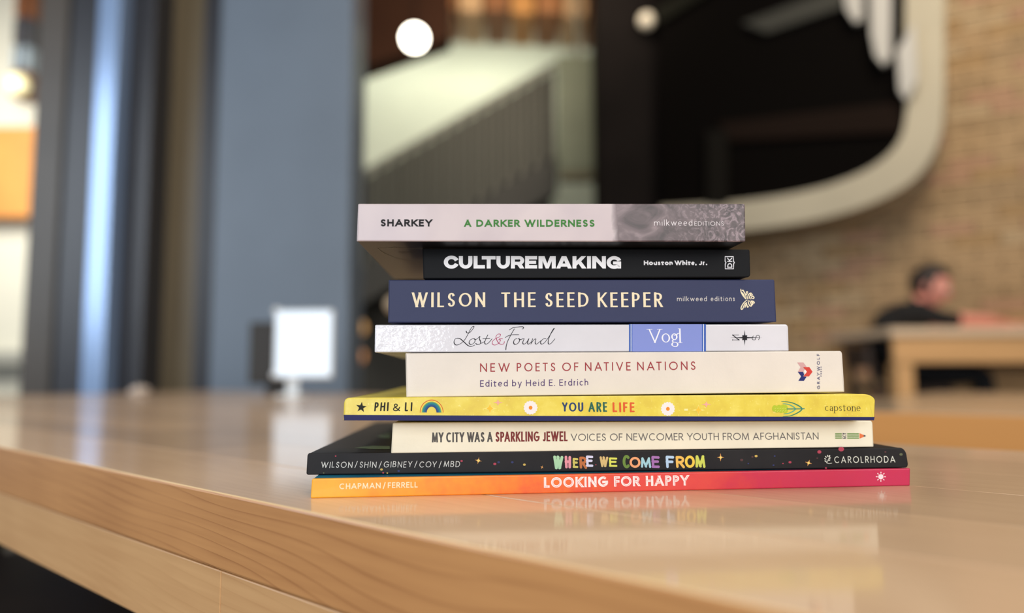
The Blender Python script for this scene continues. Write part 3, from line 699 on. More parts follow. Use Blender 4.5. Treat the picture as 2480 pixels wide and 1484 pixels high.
    def strokes(s, name, lines, wpx, color, layer=1, contrast=0, nib=0, rnd=True, closed=False, taper=0, mt=None):
        polys = []
        for k, P in enumerate(lines):
            Q = [(p.x, p.y) for p in catm([(a, b, 0) for a, b in P], 7)] if len(P) > 2 else P
            def wf(dx, dy, t):
                a = math.atan2(-dy, dx)-nib; v = wpx*(1-contrast*abs(math.cos(a))**1.5)
                return v*(1-taper*abs(2*t-1)**2)
            for q in strip(Q, wf, closed, rnd): polys.append({'p': q, 'l': k % 12})
        return s.decal(name, polys, color, layer, mt=mt)
def cover_mat(name, rgb, rough=.4, coat=.15, amt=.03, sc=60, bump=.08, bscale=500):
    return mat(name, rgb, rough, coat=coat, noise_amt=amt, nscale=sc, bump=bump, bscale=bscale)
def cut(name, base, fn, spec=.5, rough=.4):
    """material whose colours are chosen along the spine by fn(node_tree, object_coord_socket, mix helper)"""
    M = mat(name, base, rough, coat=.1 if spec > .3 else 0, spec=spec); nt = M.node_tree; tc = nt.nodes.new('ShaderNodeTexCoord')
    c = fn(nt, tc.outputs['Object']); nt.links.new(c, nt.nodes['Principled BSDF'].inputs['Base Color']); return M
def nmath(nt, op, a, b=None, c=None, clampv=False):
    n = nt.nodes.new('ShaderNodeMath'); n.operation = op; n.use_clamp = clampv
    for i, v in enumerate((a, b, c)):
        if v is None: continue
        if isinstance(v, (int, float)): n.inputs[i].default_value = v
        else: nt.links.new(v, n.inputs[i])
    return n.outputs[0]
def nmix(nt, f, a, b):
    n = nt.nodes.new('ShaderNodeMix'); n.data_type = 'RGBA'
    for i, v in ((0, f), (6, a), (7, b)):
        if isinstance(v, (tuple, float, int)): n.inputs[i].default_value = v
        else: nt.links.new(v, n.inputs[i])
    return n.outputs[2]
def nnoise(nt, vec, scale, detail=4, dist=0, stretch=None):
    if stretch:
        m_ = nt.nodes.new('ShaderNodeMapping'); m_.inputs['Scale'].default_value = stretch; nt.links.new(vec, m_.inputs[0]); vec = m_.outputs[0]
    n = nt.nodes.new('ShaderNodeTexNoise'); n.inputs['Scale'].default_value = scale; n.inputs['Detail'].default_value = detail; n.inputs['Distortion'].default_value = dist
    nt.links.new(vec, n.inputs[0]); return n.outputs[0]
def nsep(nt, vec):
    n = nt.nodes.new('ShaderNodeSeparateXYZ'); nt.links.new(vec, n.inputs[0]); return n.outputs
def nramp(nt, f, stops):
    n = nt.nodes.new('ShaderNodeValToRGB'); nt.links.new(f, n.inputs[0]); el = n.color_ramp.elements
    while len(el) < len(stops): el.new(.5)
    for e, (p, c) in zip(el, stops): e.position = p; e.color = lin(c)
    return n.outputs[0]
WHITE = (238, 234, 236)

# ---- 1 bottom: orange to red
LEN1 = .297
def f_or(nt, o):
    x = nsep(nt, o)[0]; y = nsep(nt, o)[1]; z = nsep(nt, o)[2]; t = nmath(nt, 'DIVIDE', x, LEN1)
    n = nnoise(nt, o, 55, 6, .5); n2 = nnoise(nt, o, 300, 3)
    t2 = nmath(nt, 'ADD', t, nmath(nt, 'MULTIPLY', nmath(nt, 'SUBTRACT', n, .5), .3))
    t3 = nmath(nt, 'ADD', t2, nmath(nt, 'MULTIPLY', nmath(nt, 'SUBTRACT', n2, .5), .12))
    c = nramp(nt, t3, ((0, (240, 168, 30)), (.17, (244, 150, 30)), (.32, (238, 118, 36)), (.44, (226, 78, 48)), (.6, (222, 66, 62)), (.7, (212, 52, 62)), (.78, (202, 36, 72)), (1, (196, 36, 82))))
    back = nmath(nt, 'GREATER_THAN', y, .003); return nmix(nt, back, c, lin((20, 110, 140)))
b1 = Book('orange_picture_book', 'thin orange to crimson picture book at the very bottom of the stack', .3451, .3726, (755, 1159.5), (752, 1206.6), (2205, 1133.5), (2204.5, 1175.8), .225,
          cut('sunset_cover', (230, 90, 50), f_or), board=.0022, over=.003, radpx=((3, 3), (2, 2), (2, 2), (3, 3)))
b1.text('author_lettering', 'CHAPMAN / FERRELL', 822, 1184.3, 1011.5, 1180.0, 1170.5, .165, (250, 224, 190), track=.16, space=.4)
b1.text('title_lettering', 'LOOKING FOR HAPPY', 1317.3, 1180.9, 1668, 1175.0, 1155.6, .23, (250, 230, 228), track=.14, space=.6)
b1.text('title_inline', 'LOOKING FOR HAPPY', 1319.3, 1178.9, 1666, 1173.0, 1157.8, .035, (226, 118, 104), track=.5, space=.8, layer=2)
sx_, sy_ = 2133, 1154
pol = [arc(sx_, sy_, 6.3, 6.3, 0, 360, 24)[:-1]]
for i in range(8):
    a = i*45; ca, sa = math.cos(math.radians(a)), math.sin(math.radians(a)); cxx, cyy = sx_+10*ca, sy_+10*sa
    pol.append([(cxx+ca*2.3*math.cos(t)-sa*1.25*math.sin(t), cyy+sa*2.3*math.cos(t)+ca*1.25*math.sin(t)) for t in [k*PI/5 for k in range(10)]])
b1.decal('sun_mark', pol, (246, 222, 226))
# ---- 2 black with coloured letters
def f_blk(nt, o):
    s3 = nsep(nt, o); n = nnoise(nt, o, 40, 4); c = nramp(nt, n, ((.3, (25, 24, 27)), (.7, (36, 35, 37))))
    far = nmath(nt, 'MULTIPLY', nmath(nt, 'SUBTRACT', s3[1], .004), 40, None, True)
    return nmix(nt, far, c, lin((56, 49, 45)))
b2 = Book('black_picture_book', 'black picture book with rainbow-coloured hand-drawn title letters', .3575, .3725, (744, 1097), (741.5, 1150), (2196, 1084), (2200.5, 1132), .235,
          cut('night_cover', (34, 33, 36), f_blk, .2, .5), board=.0024, over=.003, radpx=((5, 5), (6, 10), (16, 22), (6, 8)))
b2.text('author_lettering', 'WILSON / SHIN / GIBNEY / COY / MBD', 777, 1132.6, 1113.4, 1130.6, 1118, .115, (208, 208, 204), track=.24, space=.42, rnd=True, slant=.1, jit=.02, dy=.05)
for ch, x0, x1, y0, y1, c in (('W', 415, 530, 757, 910, (170, 212, 172)), ('H', 548, 617, 757, 900, (228, 150, 162)), ('E', 637, 697, 782, 893, (204, 192, 100)), ('R', 712, 795, 767, 903, (188, 112, 66)),
                              ('E', 787, 865, 755, 880, (214, 214, 238)), ('W', 937, 1035, 765, 885, (214, 184, 122)), ('E', 1045, 1135, 777, 880, (220, 224, 96)), ('C', 1197, 1280, 748, 898, (108, 138, 62)),
                              ('O', 1275, 1397, 770, 893, (240, 166, 116)), ('M', 1400, 1515, 775, 893, (164, 208, 218)), ('E', 1523, 1612, 760, 893, (166, 114, 176)), ('F', 1683, 1775, 757, 897, (180, 208, 234)),
                              ('R', 1795, 1893, 760, 895, (236, 188, 92)), ('O', 1897, 2008, 755, 893, (240, 204, 78)), ('M', 2012, 2125, 752, 892, (206, 214, 94))):
    X0, X1, Y0, Y1 = 1250+x0/4.637, 1250+x1/4.637, 940+y0/4.637, 940+y1/4.637
    b2.text('title_letter', ch, X0, Y1, X1, Y1, Y0, .21, c, rnd=True, jit=.025)
b2.text('publisher_lettering', 'CAROLRHODA', 2021, 1120.8, 2168, 1119.6, 1105, .10, (226, 228, 216), track=.3, rnd=True, jit=.02)
lf = [[(2002, 1121), (2006, 1112), (2010, 1103)], [(1999, 1117), (2006, 1122), (2014.5, 1121)]]
b2.strokes('leaf_mark', lf, 1.1, (226, 228, 216))
lvs = []
for (x, y, a) in ((2000, 1106, 50), (1998.5, 1111, 30), (1999, 1116, 10), (2008, 1104, 120), (2009.5, 1109, 150), (2008, 1114, 160), (2004, 1103.5, 80)):
    ca, sa = math.cos(math.radians(a)), math.sin(math.radians(a)); lvs.append([(x+ca*2.6*math.cos(t)-sa*1.2*math.sin(t), y+sa*2.6*math.cos(t)+ca*1.2*math.sin(t)) for t in [k*PI/6 for k in range(12)]])
b2.decal('leaf_mark_leaves', lvs, (226, 228, 216))
def star4(x, y, rx, ry, k=.22, rot=0):
    out = []
    for i in range(8):
        a = i*PI/4+rot; r = 1 if i % 2 == 0 else k; out.append((x+rx*r*math.cos(a), y+ry*r*math.sin(a)))
    return out
b2.decal('printed_stars', [star4(1158.6, 1115, 9, 9, .22, .2), star4(1745, 1107, 9, 10, .25), star4(1958, 1120.6, 9, 8, .28, .3), star4(1312.5, 1131, 4, 5, .3, .5)], (222, 160, 92))
b2.decal('printed_star_cores', [arc(x, y, r, r, 0, 360, 12)[:-1] for x, y, r in ((1158.8, 1115, 3.4), (1745, 1107.5, 3), (1958, 1120.6, 3))], (246, 214, 120), layer=2)
for nm, c, dots in (('printed_dots', (176, 68, 88), ((1198.4, 1123, 3.8), (1118, 1116, 3), (813, 1104, 2), (1913, 1119, 3.6), (1896, 1122, 1.8), (1984, 1094, 5), (2037, 1087.2, 7), (1443, 1125, 1.6), (928, 1144.5, 2.4), (2000, 1133, 2.5))),
                    ('printed_dots', (54, 62, 110), ((1207.6, 1119, 3.2), (1240.7, 1119, 3.2), (965.6, 1140, 3), (1876, 1104, 2.2), (1873, 1126, 2.4), (1812, 1122, 2))),
                    ('printed_dots', (206, 176, 92), ((1270, 1124.8, 3.4), (924, 1136.5, 3.4), (938, 1145, 2), (1831, 1104, 3.6))),
                    ('printed_dots', (88, 58, 60), ((1796, 1113.5, 3.8), (2144, 1094, 2.6), (1822, 1106, 2.6), (1979, 1109, 2))),
                    ('printed_dots', (98, 104, 78), ((2182, 1100, 4), (784, 1145, 1.8)))):
    b2.decal(nm, [arc(x, y, r, r*.78, 0, 360, 14)[:-1] for x, y, r in dots], c)
# leaves printed on the front cover of the black book (seen foreshortened, left)
Mi = (Matrix.Translation(b2.root.location)@Matrix.Rotation(b2.root.rotation_euler.z, 4, 'Z')).inverted()
ztop = b2.root.location.z+b2.c[3][1]+.00003
bm = bmesh.new()
for P in (((858, 1084), (902, 1079), (944, 1080), (944, 1087), (900, 1087)), ((912, 1056), (926, 1053), (945, 1053), (945, 1061), (928, 1060)), ((931, 1049.5), (945, 1048.5), (945, 1051), (936, 1051))):
    f = bm.faces.new([bm.verts.new(Mi@atZ(x, y, ztop)) for x, y in P])
o = bmobj('cover_print_leaves', bm, mat('sage_ink', (116, 132, 98), .5), b2.root)
# ---- 3 cream: newcomer youth
b3 = Book('cream_anthology', 'cream white book between the yellow book and the black picture book', .3585, .3725, (950.6, 1023), (947, 1097.5), (2113.5, 1018.5), (2116.6, 1082), .155,
          cover_mat('cream_cover', (232, 226, 204), .45), radpx=((2, 2), (2, 3), (5, 8), (5, 4)))
GREY = (84, 82, 80); MAR = (122, 52, 52)
def lerp(x, x0, y0, x1, y1): return y0+(y1-y0)*(x-x0)/(x1-x0)
b3.text('title_lettering', 'MY CITY WAS A', 1046, 1071.0, 1193, 1069.6, 1047.0, .165, GREY, track=.12, space=.27)
b3.text('title_lettering', 'SPARKLING', 1200, 1069.6, 1307, 1068.6, 1045.4, .165, MAR, track=.12, space=.3, label='dark red title words')
b3.text('title_lettering', 'JEWEL', 1314, 1068.6, 1374.6, 1068.2, 1044.6, .165, MAR, track=.12, space=.3, label='dark red title words')
b3.text('subtitle_lettering', 'VOICES OF NEWCOMER YOUTH FROM AFGHANISTAN', 1382.6, 1067.4, 1982.5, 1063.9, 1050.0, .115, (96, 92, 92), track=.13, space=.56)
gr = [[(x0, y), (x1, y), (x1, y+2.9), (x0, y+2.9)] for y in (1049.0, 1054.1, 1059.0) for x0, x1 in ((2022.5, 2038.6), (2051.5, 2080))]
b3.decal('pencil_mark', gr, (104, 142, 72))
b3.decal('pencil_tip', [[(2081.5, 1048.6), (2081.5, 1062), (2097, 1055.2)]], (222, 118, 70))
b3.decal('pencil_lead', [[(2091.5, 1052.6), (2091.5, 1057.8), (2097.5, 1055.2)]], (60, 56, 66), layer=2)
b3.text('pencil_lettering', 'GCY', 2049.3, 1062.4, 2049.3, 1048.4, 2040.2, .16, (60, 58, 70), vert=True, track=.3)
# ---- 4 yellow
def f_yel(nt, o):
    n = nnoise(nt, o, 120, 6, .3); n2 = nnoise(nt, o, 700, 2)
    c = nramp(nt, n, ((.3, (216, 190, 62)), (.5, (224, 202, 68)), (.72, (232, 214, 92))))
    return nmix(nt, nmath(nt, 'MULTIPLY', nmath(nt, 'SUBTRACT', n2, .62, None, True), 4, None, True), c, lin((246, 236, 150)))
b4 = Book('yellow_picture_book', 'bright yellow picture book with a navy strip along its lower edge', .346, .357, (833, 963), (831, 1018.3), (2119, 953.6), (2118, 1018), .24,
          cut('yellow_cover', (232, 210, 70), f_yel), board=.0023, over=.003, radpx=((2, 2), (3, 2), (30, 17), (12, 14)))
pl = [s_ for s_ in ((832.5, 1004.2), (1293, 1006.8), (1760, 1008.4), (2118, 1009.4), (2116.5, 1017.6), (1760, 1018.4), (1293, 1018.6), (833, 1017.8))]
b4.decal('navy_strip', [pl], (34, 36, 88), rough=.4, label='navy blue strip along the lower edge')
st5 = []
for i in range(10):
    a = -PI/2+i*PI/5+.12; r = 13.5 if i % 2 == 0 else 5.4; st5.append((875+r*math.cos(a), 986+r*math.sin(a)))
BK = (34, 32, 26)
b4.decal('star_mark', [st5], BK)
b4.text('author_lettering', 'PHI', 906, 995.8, 940.3, 995.4, 973.8, .17, BK, rnd=True, track=.3, slant=.08, jit=.012)
b4.text('author_lettering', '&', 951, 995.4, 969, 995.4, 977, .14, BK, rnd=True)
b4.text('author_lettering', 'LI', 980, 995.6, 998, 995.6, 973.6, .17, BK, rnd=True, track=.45, slant=.05)
cxr, byr = 1045.3, 998.6
for k, (r0, r1, ry0, ry1, c) in enumerate(((28.7, 27.0, 31.0, 29.2, (206, 84, 42)), (27.0, 24.4, 29.2, 26.6, (238, 212, 92)), (24.4, 22.4, 26.6, 24.6, (150, 170, 84)), (22.4, 18.2, 24.6, 20.4, (44, 132, 134)), (18.2, 14.8, 20.4, 17, (40, 96, 138)), (14.8, 11.8, 17, 14, (40, 66, 126)))):
    a = arc(cxr, byr, r0, ry0, 180, 360, 24); b_ = arc(cxr, byr, r1, ry1, 360, 180, 24)
    b4.decal('rainbow_band', [[a[i], a[i+1], b_[23-i], b_[24-i]] for i in range(24)], c)
for (x, y) in ((1285, 986.9), (1617.4, 989.8)):
    fl = []
    for i in range(30):
        a = i*2*PI/30; r = 17.6 if i % 2 == 0 else 15.4; fl.append((x+r*math.cos(a), y+r*math.sin(a)))
    b4.decal('daisy_petals', [fl], (236, 228, 226)); b4.decal('daisy_centre', [arc(x, y, 4.5, 4.7, 0, 360, 16)[:-1]], (232, 138, 40), layer=2)
b4.decal('sparkle_mark', [star4(1186.5, 988.8, 8.5, 11.5, .45), star4(1691.5, 992.8, 8.5, 10.5, .45)], (238, 192, 62), layer=2)
b4.decal('sparkle_mark', [star4(1206, 974.5, 12, 7.5, .33), star4(1710.5, 979, 12, 7.5, .33)], (232, 170, 154), layer=2)
b4.decal('sparkle_outline', [star4(1186.5, 988.8, 17, 16, .3), star4(1691.5, 992.8, 17, 14, .3)], (240, 222, 124), layer=1)
b4.decal('dash_mark', [[(1657, 989.6), (1666, 989.6), (1666, 994.4), (1657, 994.4)]], (240, 230, 160))
for t, x0, x1, b0, b1_, cp0, c in (('YOU', 1361, 1412.8, 996.6, 997, 973.4, (40, 62, 106)), ('ARE', 1425, 1471.2, 997.2, 997.2, 973.2, (40, 96, 82)), ('LIFE', 1484, 1537.5, 998.0, 998.2, 973.4, (216, 88, 46))):
    b4.text('title_lettering', t, x0, b0, x1, b1_, cp0, .19, c, rnd=True, track=.22, contrast=.25, jit=.015)
b4.decal('corn_mark', [arc(1876+i*5.2, 989.8+(.8 if i % 2 else -.8), 6.4, 8.0+i*.45, 0, 360, 16)[:-1] for i in range(6)], (178, 194, 50))
b4.strokes('corn_grains', [[(1876+i*6, 993+s2*3.4), (1879+i*6, 990+s2*2.4)] for i in range(5) for s2 in (-1, 1)], 1.0, (212, 220, 110), layer=3)
hk = [[(1892, 972.2), (1912, 973.5), (1930, 980), (1942, 989.5), (1932, 999), (1914, 1006.5), (1896, 1008)]]
b4.strokes('corn_husk', hk, 2.8, (56, 130, 104), layer=2, taper=.7)
b4.strokes('corn_husk', [[(1896, 977), (1912, 980), (1926, 989.5), (1914, 999), (1897, 1002.5)]], 2.6, (88, 166, 140), layer=2, taper=.6)
b4.strokes('corn_stem', [[(1906, 990), (1930, 989.8), (1947.5, 989.4)]], 2.2, (56, 130, 120), layer=3)
b4.text('publisher_lettering', 'capstone', 1998.7, 995.2, 2084.3, 995.6, 978.0, .095, (72, 66, 42), contrast=.5, serif=True, track=.13)
# ---- 5 ivory: poets
b5 = Book('ivory_poetry_book', 'ivory white thick book with a red and blue arrow logo at its right end', .352, .3626, (981.7, 854.8), (983.8, 961.7), (2040, 849.5), (2046, 949), .152,
          cover_mat('ivory_cover', (224, 214, 202), .45), radpx=((2, 2), (2, 2), (6, 9), (2, 2)))
RED5 = (158, 58, 64)
for t, x0, x1 in (('NEW', 1162.7, 1234.4), ('POETS', 1251.5, 1345), ('OF', 1361.7, 1401), ('NATIVE', 1416.9, 1527.3), ('NATIONS', 1543.3, 1684.8)):
    yb = lambda x: lerp(x, 1162.7, 900.2, 1684.5, 895.4)
    b5.text('title_lettering', t, x0, yb(x0), x1, yb(x1), yb(x0)-20.6, .125, RED5, track=.34)
b5.text('editor_lettering', 'Edited by Heid E. Erdrich', 1162.7, 936.4, 1424.5, 933.0, 920.8, .125, (86, 64, 112), track=.2, space=.68)
q4 = lambda pts: [(1380+x/3.307, 770+y/3.307) for x, y in pts]
b5.decal('arrow_mark', [q4(((1820, 355), (1870, 355), (1897, 391), (1868, 392), (1878, 412), (1870, 430), (1827, 430), (1848, 392)))], (206, 160, 160), label='pale pink arrow of the logo')
b5.decal('arrow_mark', [q4(((1868, 393), (1918, 393), (1943, 430), (1915, 467), (1870, 467), (1896, 430)))], (206, 66, 56), layer=2, label='red arrow of the logo')
b5.decal('arrow_mark', [q4(((1825, 430), (1868, 430), (1876, 450), (1870, 468), (1896, 470), (1874, 503), (1830, 503), (1852, 466)))], (38, 44, 110), label='navy arrow of the logo')
b5.decal('arrow_gap', [q4(((1872, 428), (1884, 412), (1897, 430), (1884, 448)))], (236, 232, 230), layer=3)
b5.text('publisher_lettering', 'GRAYWOLF', 1985.8, 941.8, 1985.2, 857.0, 1978.8, .17, (44, 48, 100), vert=True, track=.42)
b5.text('publisher_lettering', 'PRESS', 1990.4, 911.5, 1990.2, 887.3, 1986.9, .18, (64, 60, 110), vert=True, track=.4)
# ---- 6 white glossy, lost & found
M6 = cover_mat('glossy_white_cover', (218, 216, 222), .4, coat=.0, bump=0)
nt = M6.node_tree; bs = nt.nodes['Principled BSDF']; tc = nt.nodes.new('ShaderNodeTexCoord')
xx = nsep(nt, tc.outputs['Object'])[0]
fade = nmath(nt, 'SUBTRACT', 1.0, nmath(nt, 'MULTIPLY', xx, 19), None, True)
hn = nnoise(nt, tc.outputs['Object'], 420, 3, .4, (1, 1, 1.5)); hn2 = nnoise(nt, tc.outputs['Object'], 130, 2, .2)
bpn = nt.nodes.new('ShaderNodeBump'); bpn.inputs['Distance'].default_value = .0011
nt.links.new(nmath(nt, 'MULTIPLY', fade, .4), bpn.inputs['Strength'])
nt.links.new(nmath(nt, 'ADD', hn, nmath(nt, 'MULTIPLY', hn2, 1.2)), bpn.inputs['Height'])
bs.inputs['Coat Weight'].default_value = 1; bs.inputs['Coat Roughness'].default_value = .06
nt.links.new(bpn.outputs[0], bs.inputs['Coat Normal'])
b6 = Book('white_glossy_book', 'glossy white book with flowing script title and a lavender name panel', .352, .3626, (908, 786), (907, 853.5), (1909, 785), (1911, 849.5), .14,
          M6, radpx=((3, 3), (2, 2), (7, 9), (4, 4)))
k3 = lambda pts: [(880+x/4.769, 770+y/4.769) for x, y in pts]
lost = [[(1187, 152), (1200, 172), (1230, 166), (1262, 130), (1278, 102), (1264, 97), (1242, 122), (1204, 195), (1162, 262), (1110, 302), (1066, 309), (1047, 278), (1066, 238), (1112, 236), (1162, 276), (1205, 314), (1245, 328), (1285, 312)],
        [(1268, 236), (1232, 256), (1222, 290), (1246, 306), (1282, 282), (1290, 250), (1274, 236), (1300, 247), (1332, 224)],
        [(1330, 226), (1346, 212), (1341, 240), (1354, 274), (1346, 300), (1314, 304), (1300, 294)], [(1352, 292), (1378, 284), (1400, 270)],
        [(1437, 195), (1416, 240), (1401, 282), (1414, 301), (1446, 286), (1486, 240)], [(1380, 239), (1420, 236), (1462, 232)]]
found = [[(1688, 137), (1722, 114), (1780, 103), (1838, 100), (1850, 116), (1834, 126)], [(1745, 124), (1720, 165), (1690, 220), (1665, 272), (1650, 325), (1646, 366)],
         [(1640, 226), (1665, 208), (1720, 193), (1796, 192)], [(1776, 235), (1746, 250), (1735, 284), (1754, 305), (1790, 286), (1806, 250), (1790, 235), (1816, 248), (1850, 234)],
         [(1858, 238), (1841, 280), (1852, 301), (1882, 284), (1912, 238)], [(1912, 238), (1897, 284), (1908, 301), (1938, 276)],
         [(1955, 238), (1946, 268), (1935, 300)], [(1938, 290), (1976, 246), (1992, 246), (1984, 282), (1996, 301), (2022, 286), (2050, 262)],
         [(2108, 236), (2072, 245), (2047, 280), (2060, 301), (2096, 280), (2142, 218), (2185, 152), (2204, 122), (2194, 126), (2160, 190), (2135, 262), (2140, 299), (2170, 290), (2212, 240)]]
amp = [[(1628, 272), (1622, 296), (1596, 304), (1562, 288), (1537, 242), (1534, 208), (1560, 184), (1584, 190), (1572, 216), (1530, 236), (1494, 266), (1490, 298), (1520, 311), (1560, 292), (1586, 254), (1566, 250), (1578, 236), (1608, 240)]]
b6.strokes('title_script', [k3(p) for p in lost+found], 2.3, (30, 26, 34), contrast=.5, nib=.6)
b6.strokes('ampersand', [k3(p) for p in amp], 1.8, (176, 60, 104), contrast=.35, nib=.6)
vb = lambda x0, x1, pad=0: [q4(((x0, 49+(pad)), (x1, 49+pad), (x1, 266), (x0, 268)))]
for e_ in (vb(474, 501), vb(1058, 1090)): b6.decal('name_panel_border', e_, (58, 96, 178), layer=1)
for e_ in (vb(487, 493), vb(1067.5, 1074)): b6.decal('name_panel_line', e_, (226, 228, 240), layer=2)
b6.decal('name_panel', vb(501, 1058), (132, 146, 212), layer=1, label='lavender blue name panel')
b6.text('author_lettering', 'Vogl', 1571.5, 830.2, 1649, 830.2, 796.8, .115, (240, 240, 248), contrast=.55, serif=True, track=.05, layer=3)
cxn, cyn = 1803.4, 817.5
b6.decal('compass_mark', [[(cxn-2.2, cyn), (cxn, cyn-19), (cxn+2.2, cyn), (cxn, cyn+19.4)], [(cxn-36, cyn), (cxn-20, cyn-.5), (cxn, cyn-1.7), (cxn+24, cyn-.6), (cxn+43, cyn), (cxn+24, cyn+.6), (cxn, cyn+1.7), (cxn-20, cyn+.5)],
                          star4(cxn, cyn, 8.5, 8.5, .62, PI/4), arc(cxn, cyn, 4.6, 4.6, 0, 360, 16)[:-1]], (28, 26, 32))
b6.strokes('compass_lettering', [[(1774, 823), (1790, 823)], [(1774, 811), (1789.5, 811)]], 1.1, (28, 26, 32), rnd=False)
b6.strokes('compass_lettering', [[(1774.6, 811), (1789.4, 823)]], 2.0, (28, 26, 32), rnd=False)
b6.strokes('compass_lettering', [[(1773.8, 809.4), (1773.8, 813)], [(1773.8, 821), (1773.8, 825)], [(1790.2, 821), (1790.2, 825)]], .8, (28, 26, 32), rnd=False)
b6.strokes('compass_lettering', [[(1825, 813), (1821.6, 817), (1823, 822), (1828.4, 822.6), (1830.4, 817.5), (1832.4, 812.6), (1837.6, 812.2), (1839.6, 817), (1837, 822.4)]], 1.5, (28, 26, 32), contrast=.3)
# ---- 7 navy
b7 = Book('navy_novel', 'thick navy blue book with cream capitals and a butterfly emblem', .353, .3634, (941, 677.6), (939.7, 781.2), (1876, 676.4), (1881, 779.4), .135,
          mat('navy_cover', (50, 56, 90), .5, spec=.25, noise_amt=.02, nscale=60, bump=.06, bscale=500), radpx=((2, 2), (2, 2), (4, 5), (2, 2)))
CRM = (246, 230, 196)
for t, x0, x1 in (('WILSON', 997.5, 1175.3), ('THE', 1214, 1297.4), ('SEED', 1320, 1425.6), ('KEEPER', 1447.5, 1604.5)):
    b7.text('title_lettering', t, x0, 743.8, x1, 743.4, 708.0, .17, CRM, contrast=.42, nib=.15, track=.27)
b7.text('publisher_lettering', 'milkweed', 1639.6, 729.2, 1711.8, 729.1, 717.8, .105, (222, 216, 210), track=.22, rnd=True)
b7.text('publisher_lettering', 'editions', 1721.4, 729.1, 1779.4, 728.9, 717.6, .105, (222, 216, 210), track=.24, rnd=True)
q2 = lambda pts: [(1350+x/4.133, 470+y/4.133) for x, y in pts]
kb = lambda pts: [(1780+x/21.2, 690+y/21.2) for x, y in pts]
fly = [[(300, 215), (300, 320), (370, 480), (470, 620), (560, 720)], [(350, 290), (410, 270), (470, 370), (540, 500), (562, 600), (562, 690)], [(350, 380), (430, 480), (490, 600)], [(530, 450), (590, 482), (618, 420), (582, 368), (620, 338), (655, 372)],
       [(645, 720), (652, 600), (700, 480), (780, 415), (842, 425)], [(722, 700), (752, 580), (800, 480), (842, 430)], [(800, 545), (850, 520), (890, 478)], [(805, 722), (838, 625), (900, 572), (968, 628), (952, 690), (880, 692)],
       [(600, 780), (500, 860), (400, 980), (320, 1130), (305, 1215), (350, 1250), (405, 1190), (450, 1080), (510, 960), (590, 900)], [(505, 1150), (540, 1050), (590, 920)], [(592, 980), (612, 1060), (640, 1140), (690, 1105)],
       [(668, 790), (680, 920), (740, 1050), (822, 1085), (838, 1030), (790, 900), (730, 812)], [(838, 1015), (900, 1010), (884, 920), (820, 815)], [(845, 815), (920, 830), (985, 885), (970, 935), (925, 915), (870, 850)]]
b7.strokes('butterfly_mark', [kb(p) for p in fly], 2.5, CRM, taper=.25)
# ---- 8 black culturemaking
b8 = Book('charcoal_book', 'charcoal black book with bold white extended capitals', .355, .3595, (1023, 600), (1025, 675), (1816, 603.5), (1818, 671), .15,
          mat('charcoal_cover', (21, 22, 25), .55, spec=.12, noise_amt=.04, nscale=60, bump=.06, bscale=500), radpx=((2, 2), (8, 8), (4, 6), (2, 2)))
def rng_poly(cx, cy, rx, ry, ix, iy, a0, a1, b0, b1, n=28):
    o = arc(cx, cy, rx, -ry, a0, a1, n); q = arc(cx, cy, ix, -iy, b0, b1, n)
    return [[o[i], o[i+1], q[i+1], q[i]] for i in range(n)]
def U_(x0):
    return [[(x0, 155), (x0+101, 155), (x0+101, 312), (x0, 312)], [(x0+237, 155), (x0+338, 155), (x0+338, 312), (x0+237, 312)]] + rng_poly(x0+169, 312, 169, 158, 68, 72, 180, 360, 180, 360)
ca_ = lambda P: [[(1060+x/10.333, 605+y/10.333) for x, y in q] for q in P]
cb_ = lambda P: [[(1280+x/10.333, 605+y/10.333) for x, y in q] for q in P]
G1 = rng_poly(345, 307, 192, 163, 88, 76, 24, 338, 14, 344)+U_(530)+[[(898, 155), (998, 155), (998, 380), (1182, 380), (1182, 465), (898, 465)], [(1103, 155), (1450, 155), (1450, 240), (1328, 240), (1328, 465), (1228, 465), (1228, 240), (1103, 240)]]
G1 += U_(1470)+[[(1832, 155), (1932, 155), (1932, 465), (1832, 465)], [(1932, 155), (2040, 155), (2035, 240), (1932, 240)], [(1932, 298), (2035, 298), (2040, 375), (1932, 375)], [(1990, 374), (2105, 355), (2168, 465), (2056, 465)]]
G1 += rng_poly(2038, 266, 126, 111, 30, 29, 90, -90, 90, -90, 14)
G1 += [[(2188, 155), (2488, 155), (2488, 240), (2285, 240), (2285, 270), (2463, 270), (2463, 350), (2285, 350), (2285, 380), (2488, 380), (2488, 465), (2188, 465)]]
G2 = [[(250, 465), (250, 158), (400, 158), (468, 340), (540, 158), (680, 158), (680, 465), (582, 465), (582, 275), (505, 465), (430, 465), (350, 275), (350, 465)],
      [(692, 465), (830, 158), (888, 158), (888, 258), (850, 342), (888, 342), (888, 420), (810, 420), (795, 465)], [(1087, 465), (945, 158), (888, 158), (888, 258), (922, 342), (888, 342), (888, 420), (965, 420), (985, 465)],
      [(1100, 158), (1198, 158), (1198, 275), (1320, 158), (1440, 158), (1315, 285), (1452, 465), (1335, 465), (1250, 345), (1198, 400), (1198, 465), (1100, 465)], [(1465, 158), (1562, 158), (1562, 465), (1465, 465)],
      [(1592, 465), (1592, 158), (1692, 158), (1835, 320), (1835, 158), (1935, 158), (1935, 465), (1855, 465), (1692, 290), (1692, 465)],
      [(2215, 362), (2115, 362), (2115, 290), (2315, 290), (2315, 465), (2228, 465), (2228, 440), (2215, 430)]]+rng_poly(2143, 315, 188, 160, 88, 73, 22, 322, 25, 325)
b8.decal('title_lettering', [{'p': q, 'l': i % 7} for i, q in enumerate(ca_(G1)+cb_(G2))], (252, 252, 255))
